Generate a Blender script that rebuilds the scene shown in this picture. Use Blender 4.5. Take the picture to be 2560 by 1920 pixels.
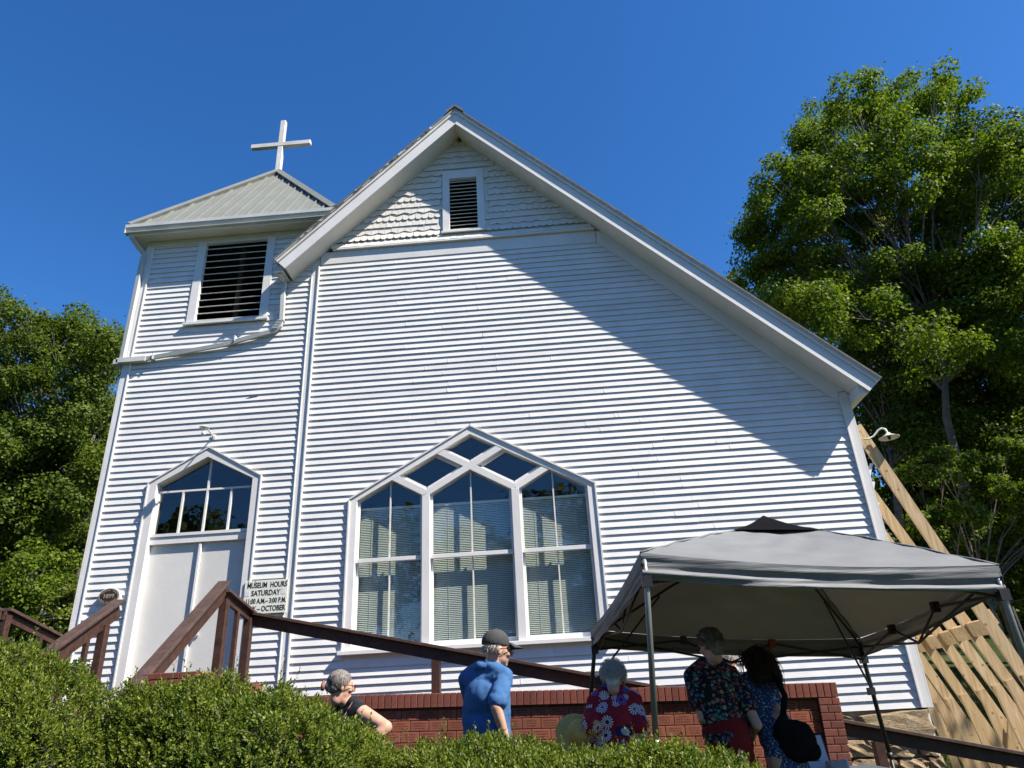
import bpy, bmesh, math, random
import numpy as np
from mathutils import Vector, Matrix, Euler
random.seed(7); RNG = np.random.default_rng(7)
S = bpy.context.scene
for o in list(bpy.data.objects): bpy.data.objects.remove(o)
COL = S.collection
R = math.radians

# ------------------------------------------------------------------ camera
# world: facade plane Y = 0, X to the right along it, Z up; camera in the street at (0, -10.2, 1.5)
CAM = Vector((0, -10.2, 1.5))
pitch, roll, yaw = R(24.985), R(-3.0733), R(-2.734)
fwd = Vector((math.sin(yaw)*math.cos(pitch), math.cos(yaw)*math.cos(pitch), math.sin(pitch)))
rgt = Vector((math.cos(yaw), -math.sin(yaw), 0)); upv = rgt.cross(fwd)
rg2 = math.cos(roll)*rgt + math.sin(roll)*upv; up2 = -math.sin(roll)*rgt + math.cos(roll)*upv
cd = bpy.data.cameras.new('camera'); cam = bpy.data.objects.new('camera', cd); COL.objects.link(cam)
cd.sensor_width = 36; cd.lens = 1775/2560*36; cd.clip_end = 3000; cd.clip_start = .05
m = Matrix.Identity(4)
for i in range(3): m[i][0] = rg2[i]; m[i][1] = up2[i]; m[i][2] = -fwd[i]; m[i][3] = CAM[i]
cam.matrix_world = m; S.camera = cam
def ray(px, py):
    return (px-1280)/1775*rg2 - (py-960)/1775*up2 + fwd
def at(px, py, Y):              # photo pixel -> point on the plane Y
    d = ray(px, py); return CAM + d*((Y-CAM.y)/d.y)

# ------------------------------------------------------------------ world, sun, exposure
SUN = Vector((.615, -.265, .743)).normalized()
W = bpy.data.worlds.new('World'); S.world = W; W.use_nodes = True
nt = W.node_tree; nt.nodes.clear()
sky = nt.nodes.new('ShaderNodeTexSky'); sky.sky_type = 'NISHITA'; sky.sun_disc = False
sky.sun_elevation = math.asin(SUN.z); sky.sun_rotation = math.atan2(SUN.x, SUN.y)
sky.altitude = 900; sky.air_density = 1.0; sky.dust_density = 0.3; sky.ozone_density = 5.0
hsv = nt.nodes.new('ShaderNodeHueSaturation'); hsv.inputs['Saturation'].default_value = 1.24; hsv.inputs['Hue'].default_value = .5055
bg = nt.nodes.new('ShaderNodeBackground'); bg.inputs[1].default_value = .094
wo = nt.nodes.new('ShaderNodeOutputWorld')
nt.links.new(sky.outputs[0], hsv.inputs['Color']); nt.links.new(hsv.outputs[0], bg.inputs[0]); nt.links.new(bg.outputs[0], wo.inputs[0])
sl = bpy.data.lights.new('sun', 'SUN'); sl.energy = 5.0; sl.angle = R(.53); sl.color = (1, .915, .80)
so = bpy.data.objects.new('sun', sl); COL.objects.link(so); so.location = (6, -12, 20)
so.rotation_euler = SUN.to_track_quat('Z', 'Y').to_euler()
S.view_settings.view_transform = 'Standard'; S.view_settings.look = 'None'
S.view_settings.exposure = 1.12; S.view_settings.gamma = 1; S.view_settings.use_curve_mapping = False
S.render.engine = 'CYCLES'; S.render.resolution_x = 1024; S.render.resolution_y = 768
S.cycles.max_bounces = 8; S.cycles.transparent_max_bounces = 12

# ------------------------------------------------------------------ materials
MATS = {}
class NB:
    def __init__(s, name):
        s.m = bpy.data.materials.new(name); s.m.use_nodes = True; s.t = s.m.node_tree; s.t.nodes.clear()
        s.out = s.t.nodes.new('ShaderNodeOutputMaterial'); MATS[name] = s.m
    def n(s, typ, **kw):
        nd = s.t.nodes.new('ShaderNode'+typ)
        for k, v in kw.items():
            if k.startswith('i_'):
                nd.inputs[k[2:].replace('__', ' ')].default_value = v
            else: setattr(nd, k, v)
        return nd
    def l(s, a, b): s.t.links.new(a, b)
    def coord(s, scale=(1, 1, 1), kind='Object'):
        tc = s.n('TexCoord'); mp = s.n('Mapping'); mp.inputs['Scale'].default_value = scale
        s.l(tc.outputs[kind], mp.inputs[0]); return mp.outputs[0]
    def noise(s, vec, scale, detail=4, rough=.55):
        n = s.n('TexNoise'); n.inputs['Scale'].default_value = scale; n.inputs['Detail'].default_value = detail
        n.inputs['Roughness'].default_value = rough
        if vec is not None: s.l(vec, n.inputs['Vector'])
        return n.outputs['Fac']
    def ramp(s, fac, stops, interp='LINEAR'):
        r = s.n('ValToRGB'); r.color_ramp.interpolation = interp
        e = r.color_ramp.elements
        while len(e) < len(stops): e.new(.5)
        for el, (p, c) in zip(e, stops): el.position = p; el.color = (*c, 1) if len(c) == 3 else c
        s.l(fac, r.inputs[0]); return r.outputs[0]
    def mix(s, fac, a, b, mode='MIX'):
        mx = s.n('MixRGB', blend_type=mode)
        for sock, v in ((mx.inputs[0], fac), (mx.inputs[1], a), (mx.inputs[2], b)):
            if hasattr(v, 'links'): s.l(v, sock)
            else: sock.default_value = v if isinstance(v, (int, float)) else ((*v, 1) if len(v) == 3 else v)
        return mx.outputs[0]
    def bump(s, h, strength=.3, dist=.01):
        b = s.n('Bump'); b.inputs['Strength'].default_value = strength; b.inputs['Distance'].default_value = dist
        s.l(h, b.inputs['Height']); return b.outputs[0]
    def finish(s, col, rough=.6, normal=None, metal=0, spec=.5, sheen=0):
        p = s.n('BsdfPrincipled')
        if hasattr(col, 'links'): s.l(col, p.inputs['Base Color'])
        else: p.inputs['Base Color'].default_value = (*col, 1)
        if hasattr(rough, 'links'): s.l(rough, p.inputs['Roughness'])
        else: p.inputs['Roughness'].default_value = rough
        p.inputs['Metallic'].default_value = metal; p.inputs['Specular IOR Level'].default_value = spec
        if sheen: p.inputs['Sheen Weight'].default_value = sheen
        if normal is not None: s.l(normal, p.inputs['Normal'])
        s.l(p.outputs[0], s.out.inputs[0]); return s.m

def rnd_obj(b):
    return b.n('ObjectInfo').outputs['Random']

def mat_paint(name, lo, hi, dirt=.5, grain=(2, 30, 40)):
    b = NB(name); v = b.coord(); g = b.coord(grain)
    base = b.ramp(b.noise(v, 2.5), [(.3, lo), (.7, hi)])
    d = b.ramp(b.noise(v, 14, 6, .7), [(.62, (1, 1, 1)), (.78, (.55, .52, .46))])
    base = b.mix(dirt, base, d, 'MULTIPLY')
    sp = b.ramp(b.noise(v, 55, 2, .5), [(.70, (1, 1, 1)), (.76, (.5, .48, .44))])
    base = b.mix(dirt*.8, base, sp, 'MULTIPLY')
    r = b.ramp(rnd_obj(b), [(0, (.9, .9, .9)), (1, (1, 1, 1))])
    base = b.mix(1, base, r, 'MULTIPLY')
    nrm = b.bump(b.noise(g, 4, 5), .35, .004)
    return b.finish(base, .55, nrm, spec=.35)
mat_paint('siding_paint', (.615, .615, .61), (.69, .69, .685), .5)
mat_paint('trim_paint', (.63, .625, .61), (.70, .695, .68), .5, (8, 8, 8))
mat_paint('soffit_bounce_tint', (.66, .63, .56), (.73, .705, .645), .35, (8, 8, 8))  # same white paint, with warm bounce light tinted into its colour
mat_paint('shingle_paint', (.63, .605, .55), (.71, .69, .64), .5, (60, 10, 5))
mat_paint('old_paint', (.55, .53, .48), (.74, .72, .68), .9, (30, 8, 8))
mat_paint('door_paint', (.58, .58, .56), (.62, .62, .60), .08, (3, 3, 3))
mat_paint('gutter_paint', (.46, .48, .465), (.56, .58, .56), .4, (6, 6, 6))

def mat_simple(name, col, rough=.6, var=.15, scale=8, bump=.0, metal=0, spec=.5, bscale=40):
    b = NB(name); v = b.coord()
    lo = tuple(c*(1-var) for c in col); hi = tuple(min(1, c*(1+var)) for c in col)
    c = b.ramp(b.noise(v, scale), [(.3, lo), (.7, hi)])
    n = b.bump(b.noise(v, bscale, 4), bump, .004) if bump else None
    return b.finish(c, rough, n, metal, spec)
mat_simple('roof_metal', (.19, .20, .175), .42, .08, 3, spec=.5)
mat_simple('roof_shingle', (.12, .115, .10), .9, .3, 9, .6)
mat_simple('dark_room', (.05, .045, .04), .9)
mat_simple('louver_back', (.07, .055, .045), .9)
mat_simple('slat_paint', (.62, .6, .55), .6, .15, 12)
mat_simple('vinyl_blind', (.55, .58, .52), .5, .04)
mat_simple('mortar', (.42, .35, .30), .95, .2, 30, .5)
mat_simple('mortar_dark', (.10, .055, .04), .95, .3, 30, .5)
mat_simple('concrete', (.42, .40, .36), .9, .15, 6, .3)
mat_simple('black_cloth', (.008, .0075, .007), .95, .2, 20, .3, spec=.08)
mat_simple('dark_steel', (.035, .036, .04), .45, .15, 10, metal=.5)
mat_simple('grey_steel', (.23, .25, .26), .4, .1, 10, metal=.55)
mat_simple('chrome', (.7, .7, .7), .2, .05, metal=1)
mat_simple('red_plastic', (.28, .02, .015), .4, .1)
mat_simple('cable', (.5, .5, .48), .6)
mat_simple('pole_wood', (.42, .36, .27), .85, .2, 12, .4)
mat_simple('bronze', (.045, .028, .02), .5, .25, 30, .3, metal=.3)
mat_simple('raised_bronze', (.30, .25, .19), .5, .1)
mat_simple('lamp_enamel', (.66, .64, .55), .4, .1)
mat_simple('bulb', (.8, .8, .76), .15, .02)
mat_simple('sign_board', (.66, .67, .58), .5, .05, 5)
mat_simple('sign_patch', (.60, .60, .60), .5, .04)
mat_simple('black_letter', (.012, .012, .012), .6, .1)
mat_simple('paper', (.62, .65, .72), .7, .03)
mat_simple('black_frame', (.012, .011, .012), .4, .1)
mat_simple('grey_card', (.34, .35, .37), .6, .08)
mat_simple('card_white', (.7, .7, .7), .6, .05)
mat_simple('dirt_spot', (.05, .04, .03), .9)
mat_simple('table_cloth', (.05, .07, .09), .9, .1)

def mat_stain(name, a, c, rough=.5):          # brown stained railing timber with grain and knots
    b = NB(name); v = b.coord((6, 6, 6)); g = b.coord((14, 14, 14))
    w = b.n('TexNoise'); w.inputs['Scale'].default_value = 1.2; w.inputs['Detail'].default_value = 6; w.inputs['Distortion'].default_value = 1.26
    b.l(v, w.inputs['Vector'])
    col = b.ramp(w.outputs['Fac'], [(.3, a), (.7, c)])
    dk = b.ramp(b.noise(g, 1.7, 3), [(.3, (.55, .5, .5)), (.55, (1, 1, 1))])
    col = b.mix(.7, col, dk, 'MULTIPLY')
    return b.finish(col, rough, b.bump(w.outputs['Fac'], .3, .004), spec=.3)
mat_stain('stained_timber', (.036, .0185, .0135), (.070, .034, .025))
mat_stain('stained_cap', (.050, .031, .025), (.086, .054, .044), .6)

def mat_lumber():
    b = NB('pine_lumber'); oi = rnd_obj(b); tc = b.n('TexCoord')
    ad = b.n('VectorMath', operation='ADD'); cb = b.n('CombineXYZ')
    mu = b.n('Math', operation='MULTIPLY'); b.l(oi, mu.inputs[0]); mu.inputs[1].default_value = 37
    for i in range(3): b.l(mu.outputs[0], cb.inputs[i])
    b.l(tc.outputs['Object'], ad.inputs[0]); b.l(cb.outputs[0], ad.inputs[1])
    mp = b.n('Mapping'); mp.inputs['Scale'].default_value = (16, 16, 1.1); b.l(ad.outputs[0], mp.inputs[0])
    w = b.n('TexNoise'); w.inputs['Scale'].default_value = 1.6; w.inputs['Detail'].default_value = 5; w.inputs['Distortion'].default_value = .8
    b.l(mp.outputs[0], w.inputs['Vector'])
    col = b.ramp(w.outputs['Fac'], [(.28, (.33, .22, .11)), (.5, (.47, .34, .19)), (.72, (.57, .44, .27))])
    kn = b.n('TexVoronoi'); kn.inputs['Scale'].default_value = 5.5; b.l(ad.outputs[0], kn.inputs['Vector'])
    k = b.ramp(kn.outputs['Distance'], [(.07, (.25, .14, .07)), (.13, (1, 1, 1))])
    col = b.mix(.7, col, k, 'MULTIPLY')
    r = b.ramp(oi, [(0, (.82, .8, .74)), (1, (1, 1, 1))]); col = b.mix(1, col, r, 'MULTIPLY')
    return b.finish(col, .7, b.bump(w.outputs['Fac'], .25, .003), spec=.25)
mat_lumber()

def mat_brick(name, a, c, engraved=False):
    b = NB(name); v = b.coord(); tc = b.n('TexCoord')
    col = b.ramp(b.noise(v, 18, 5), [(.3, a), (.7, c)])
    r = b.ramp(rnd_obj(b), [(0, (.72, .70, .70)), (.5, (.95, .95, .95)), (1, (1.0, .92, .88))])
    col = b.mix(1, col, r, 'MULTIPLY')
    h = b.noise(v, 60, 4)
    if engraved:        # worn lines of engraved lettering, too small to read in the photograph
        oi = rnd_obj(b)
        sp = b.n('SeparateXYZ'); b.l(tc.outputs['Object'], sp.inputs[0])
        def M(op, x, y=None):
            n = b.n('Math', operation=op)
            for i, q in enumerate((x, y)):
                if q is None: continue
                if hasattr(q, 'links'): b.l(q, n.inputs[i])
                else: n.inputs[i].default_value = q
            return n.outputs[0]
        zz = M('DIVIDE', M('ADD', sp.outputs[2], .036), .024)
        fr = M('FRACT', zz); line = M('MULTIPLY', M('GREATER_THAN', fr, .28), M('LESS_THAN', fr, .80))
        row = M('FLOOR', zz)
        inside = M('MULTIPLY', M('GREATER_THAN', zz, 0), M('LESS_THAN', zz, 3))
        wd = M('ADD', .045, M('MULTIPLY', M('FRACT', M('MULTIPLY', M('ADD', M('MULTIPLY', oi, 91), M('MULTIPLY', row, 7.3)), 3.71)), .035))
        inw = M('LESS_THAN', M('ABSOLUTE', sp.outputs[0]), wd)
        cb = b.n('CombineXYZ'); b.l(M('MULTIPLY', sp.outputs[0], 150), cb.inputs[0]); b.l(M('ADD', M('MULTIPLY', row, 5.3), M('MULTIPLY', oi, 50)), cb.inputs[1]); b.l(M('MULTIPLY', sp.outputs[2], 120), cb.inputs[2])
        ch = M('GREATER_THAN', b.noise(cb.outputs[0], 1, 1), .44)
        f = M('MULTIPLY', M('MULTIPLY', line, inside), M('MULTIPLY', inw, ch))
        col = b.mix(M('MULTIPLY', f, .85), col, (.07, .02, .012))
    return b.finish(col, .75, b.bump(h, .25, .003), spec=.25)
mat_brick('brick_face', (.155, .050, .036), (.21, .072, .052))
mat_brick('brick_engraved', (.22, .075, .046), (.28, .10, .063), True)

def mat_stone():
    b = NB('rubble_stone'); v = b.coord()
    col = b.ramp(b.noise(v, 5, 7, .65), [(.25, (.26, .20, .125)), (.5, (.52, .40, .25)), (.75, (.66, .55, .40))])
    dk = b.ramp(b.noise(v, 16, 5, .7), [(.36, (.3, .27, .24)), (.5, (1, 1, 1))])
    col = b.mix(.75, col, dk, 'MULTIPLY')
    r = b.ramp(rnd_obj(b), [(0, (.75, .74, .72)), (1, (1, .96, .9))]); col = b.mix(1, col, r, 'MULTIPLY')
    return b.finish(col, .9, b.bump(b.noise(v, 14, 8, .75), 1.0, .03), spec=.2)
mat_stone()

def mat_ground():
    b = NB('lawn'); v = b.coord()
    col = b.ramp(b.noise(v, .35, 6, .6), [(.3, (.022, .034, .010)), (.5, (.038, .056, .016)), (.72, (.085, .09, .034))])
    f = b.ramp(b.noise(v, 30, 4), [(.3, (.6, .6, .6)), (.7, (1.15, 1.15, 1.15))])
    col = b.mix(1, col, f, 'MULTIPLY')
    return b.finish(col, .9, b.bump(b.noise(v, 45, 3), .8, .05), spec=.1)
mat_ground()
def mat_leaf(name, dark, mid, light, gloss=.35, trans=.35, rough=.4, patch=1.5):
    b = NB(name); g = b.n('NewGeometry'); v = b.coord()
    col = b.ramp(g.outputs['Random Per Island'], [(0, dark), (.5, mid), (1, light)])
    pn = b.ramp(b.noise(v, patch, 3), [(.35, (.72, .8, .75)), (.65, (1.12, 1.08, .9))])
    col = b.mix(.8, col, pn, 'MULTIPLY')
    p = b.n('BsdfPrincipled'); b.l(col, p.inputs['Base Color']); p.inputs['Roughness'].default_value = rough
    p.inputs['Specular IOR Level'].default_value = gloss
    t = b.n('BsdfTranslucent'); tcol = b.mix(1, col, (1.25, 1.35, .55), 'MULTIPLY'); b.l(tcol, t.inputs[0])
    mx = b.n('MixShader'); mx.inputs[0].default_value = trans
    b.l(p.outputs[0], mx.inputs[1]); b.l(t.outputs[0], mx.inputs[2]); b.l(mx.outputs[0], b.out.inputs[0])
mat_leaf('hedge_leaf', (.042, .076, .010), (.098, .145, .016), (.245, .27, .046), .25, .35, .45, 2.2)
mat_leaf('maple_leaf', (.052, .095, .012), (.098, .152, .018), (.175, .22, .028), .12, .42, .5, .25)
mat_leaf('oak_leaf', (.044, .078, .012), (.085, .128, .018), (.155, .19, .034), .15, .40, .5, .3)
mat_leaf('forest_leaf', (.042, .066, .012), (.072, .102, .018), (.12, .145, .03), .15, .38, .55, .3)
mat_leaf('lime_leaf', (.080, .11, .016), (.13, .16, .022), (.18, .21, .03), .35, .45, .45, .6)
mat_leaf('grass_blade', (.030, .045, .010), (.055, .075, .016), (.12, .12, .035), .2, .3, .6, .8)
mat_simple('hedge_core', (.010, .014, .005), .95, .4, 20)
mat_simple('bark', (.13, .11, .09), .95, .4, 6, .9, bscale=18)
mat_simple('pale_bark', (.10, .09, .075), .95, .35, 5, .7, bscale=18)

def mat_glass():
    b = NB('window_glass'); lw = b.n('LayerWeight'); lw.inputs[0].default_value = .5
    v = b.coord(); nrm = b.bump(b.noise(v, 3.5, 2), .06, .02)
    gl = b.n('BsdfGlossy'); gl.inputs['Roughness'].default_value = .0; gl.inputs[0].default_value = (1, 1, 1, 1); b.l(nrm, gl.inputs['Normal'])
    tr = b.n('BsdfTransparent'); tr.inputs[0].default_value = (.96, .98, .97, 1)
    pw = b.n('Math', operation='POWER'); b.l(lw.outputs['Facing'], pw.inputs[0]); pw.inputs[1].default_value = 5
    mu = b.n('Math', operation='MULTIPLY_ADD'); b.l(pw.outputs[0], mu.inputs[0]); mu.inputs[1].default_value = .6; mu.inputs[2].default_value = .045
    mx = b.n('MixShader'); b.l(mu.outputs[0], mx.inputs[0]); b.l(tr.outputs[0], mx.inputs[1]); b.l(gl.outputs[0], mx.inputs[2])
    b.l(mx.outputs[0], b.out.inputs[0])
mat_glass()
def mat_fabric(name, col, trans, fold=6, spec=.35):
    b = NB(name); v = b.coord(); c = b.ramp(b.noise(v, 3, 5), [(.3, tuple(x*.9 for x in col)), (.7, tuple(min(1, x*1.08) for x in col))])
    fv = b.coord((.6, .6, 9)); n = b.bump(b.noise(fv, fold, 4), .35, .02)
    p = b.n('BsdfPrincipled'); b.l(c, p.inputs[0]); p.inputs['Roughness'].default_value = .6; p.inputs['Specular IOR Level'].default_value = spec; b.l(n, p.inputs['Normal'])
    t = b.n('BsdfTranslucent'); t.inputs[0].default_value = (col[0]*.9, col[1]*.8, col[2]*.6, 1)
    mx = b.n('MixShader'); mx.inputs[0].default_value = trans; b.l(p.outputs[0], mx.inputs[1]); b.l(t.outputs[0], mx.inputs[2]); b.l(mx.outputs[0], b.out.inputs[0])
mat_fabric('canopy_fabric', (.165, .174, .180), .06); mat_fabric('canopy_cap', (.005, .005, .006), .01, 6, .04)
def mat_skin(name, a, c):
    b = NB(name); v = b.coord(); col = b.ramp(b.noise(v, 22, 4), [(.3, a), (.7, c)])
    p = b.n('BsdfPrincipled'); b.l(col, p.inputs[0]); p.inputs['Roughness'].default_value = .5; p.inputs['Specular IOR Level'].default_value = .35
    p.inputs['Subsurface Weight'].default_value = .12; p.inputs['Subsurface Radius'].default_value = (.01, .004, .002)
    b.l(b.bump(b.noise(v, 90, 3), .12, .003), p.inputs['Normal']); b.l(p.outputs[0], b.out.inputs[0])
mat_skin('skin_fair', (.46, .25, .17), (.55, .33, .235)); mat_skin('skin_tan', (.42, .24, .16), (.50, .31, .21))
def mat_cloth(name, a, c, scale=6):
    b = NB(name); v = b.coord(); col = b.ramp(b.noise(v, scale, 4), [(.3, a), (.7, c)])
    w = b.coord((500, 500, 500)); wr = b.coord((9, 9, 3.2))
    h = b.noise(wr, 1.0, 5, .6)
    return b.finish(col, .85, b.bump(h, .5, .025), spec=.1, sheen=0)
mat_cloth('blue_polo', (.045, .115, .26), (.06, .145, .31)); mat_cloth('black_top', (.014, .015, .018), (.024, .025, .03))
mat_cloth('khaki', (.2, .17, .12), (.26, .22, .16)); mat_cloth('grey_cap', (.045, .047, .048), (.075, .077, .078))
mat_cloth('red_skirt', (.13, .010, .010), (.19, .016, .014)); mat_cloth('denim', (.03, .05, .10), (.05, .08, .15))
def mat_spots(name, ground, cols, scale, cut, second=None):
    b = NB(name); v = b.coord(); nz = b.n('TexNoise'); nz.inputs['Scale'].default_value = scale*.8; b.l(v, nz.inputs['Vector'])
    vv = b.n('VectorMath', operation='MULTIPLY_ADD'); b.l(nz.outputs['Color'], vv.inputs[0]); vv.inputs[1].default_value = (.03, .03, .03); b.l(v, vv.inputs[2])
    vo = b.n('TexVoronoi'); vo.inputs['Scale'].default_value = scale; b.l(vv.outputs[0], vo.inputs['Vector'])
    sep = b.n('SeparateColor'); b.l(vo.outputs['Color'], sep.inputs[0])
    k = len(cols); pal = b.ramp(sep.outputs[0], [(i/k, c) for i, c in enumerate(cols)], 'CONSTANT')
    msk = b.ramp(vo.outputs['Distance'], [(cut, (1, 1, 1)), (cut+.06, (0, 0, 0))])
    col = b.mix(msk, ground, pal)
    if second:
        v2 = b.n('TexVoronoi'); v2.inputs['Scale'].default_value = second[0]; b.l(vv.outputs[0], v2.inputs['Vector'])
        m2 = b.ramp(v2.outputs['Distance'], [(second[1], (1, 1, 1)), (second[1]+.05, (0, 0, 0))])
        s2 = b.n('SeparateColor'); b.l(v2.outputs['Color'], s2.inputs[0]); k2 = len(second[2])
        p2 = b.ramp(s2.outputs[0], [(i/k2, c) for i, c in enumerate(second[2])], 'CONSTANT'); col = b.mix(m2, col, p2)
    wr = b.coord((9, 9, 3.2))
    return b.finish(col, .8, b.bump(b.noise(wr, 1, 5, .6), .35, .02), spec=.2)
mat_spots('floral_black', (.008, .008, .010), [(.26, .03, .035), (.04, .14, .16), (.34, .13, .08), (.32, .24, .07), (.20, .035, .09), (.04, .10, .18), (.07, .18, .10)], 30, .40, (58, .28, [(.03, .10, .07), (.30, .10, .08), (.01, .01, .012), (.10, .20, .22)]))
mat_spots('blue_dots', (.025, .040, .085), [(.16, .25, .38), (.05, .09, .20), (.30, .38, .45), (.03, .05, .12)], 62, .40)
mat_spots('blue_print', (.55, .62, .68), [(.10, .32, .55), (.60, .66, .70), (.05, .20, .42)], 30, .38)
mat_spots('bag_print', (.55, .50, .33), [(.30, .36, .12), (.62, .58, .45), (.5, .32, .10)], 30, .4)
def mat_starburst():
    b = NB('starburst_print'); tc = b.n('TexCoord'); v = tc.outputs['Object']
    def M(op, x, y=None):
        n = b.n('Math', operation=op)
        for i, q in enumerate((x, y)):
            if q is None: continue
            if hasattr(q, 'links'): b.l(q, n.inputs[i])
            else: n.inputs[i].default_value = q
        return n.outputs[0]
    vo = b.n('TexVoronoi'); vo.inputs['Scale'].default_value = 11; vo.inputs['Randomness'].default_value = .8; b.l(v, vo.inputs['Vector'])
    sub = b.n('VectorMath', operation='SUBTRACT'); b.l(v, sub.inputs[0]); b.l(vo.outputs['Position'], sub.inputs[1])
    sp = b.n('SeparateXYZ'); b.l(sub.outputs[0], sp.inputs[0])
    ang = M('ARCTAN2', sp.outputs[2], sp.outputs[0])
    sc = b.n('SeparateColor'); b.l(vo.outputs['Color'], sc.inputs[0])
    pet = M('SINE', M('ADD', M('MULTIPLY', ang, 13), M('MULTIPLY', b.noise(v, 30, 2), 3)))
    d = vo.outputs['Distance']
    ring = M('MULTIPLY', M('GREATER_THAN', d, .16), M('LESS_THAN', d, .50))
    msk = M('MULTIPLY', ring, M('GREATER_THAN', pet, M('SUBTRACT', M('MULTIPLY', d, 1.6), .75)))
    gr = b.ramp(sc.outputs[0], [(0, (.22, .012, .02)), (.42, (.30, .014, .022)), (.66, (.02, .018, .06)), (.80, (.26, .012, .02))], 'CONSTANT')
    fl = b.ramp(sc.outputs[1], [(0, (.62, .60, .58)), (.55, (.55, .53, .60)), (.8, (.05, .10, .40)), (.9, (.60, .50, .14))], 'CONSTANT')
    ctr = M('LESS_THAN', d, .12)
    col = b.mix(msk, gr, fl); col = b.mix(ctr, col, (.03, .01, .012))
    b.finish(col, .8, b.bump(b.noise(b.coord((9, 9, 3.2)), 1, 5), .35, .02), spec=.2)
mat_starburst()
def mat_hair(name, a, c, sc=(60, 60, 9)):
    b = NB(name); v = b.coord(sc); col = b.ramp(b.noise(v, 1.5, 4), [(.3, a), (.7, c)])
    return b.finish(col, .45, b.bump(b.noise(v, 1.5, 4), .6, .008), spec=.15)
mat_hair('hair_white', (.42, .40, .37), (.66, .63, .58)); mat_hair('hair_salt', (.05, .042, .038), (.30, .27, .25))
mat_hair('hair_fair', (.09, .072, .056), (.21, .18, .15)); mat_hair('hair_brown', (.028, .015, .008), (.075, .042, .022)); mat_hair('hair_blond', (.42, .36, .30), (.62, .56, .5))
mat_simple('straw', (.50, .32, .08), .8, .2, 60, .6); mat_simple('pink_leather', (.42, .20, .17), .35, .1); mat_simple('lens_dark', (.02, .02, .022), .15)
mat_simple('ring_metal', (.5, .48, .42), .3, .1, metal=.8); mat_simple('clay', (.20, .085, .05), .7, .2)

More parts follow.
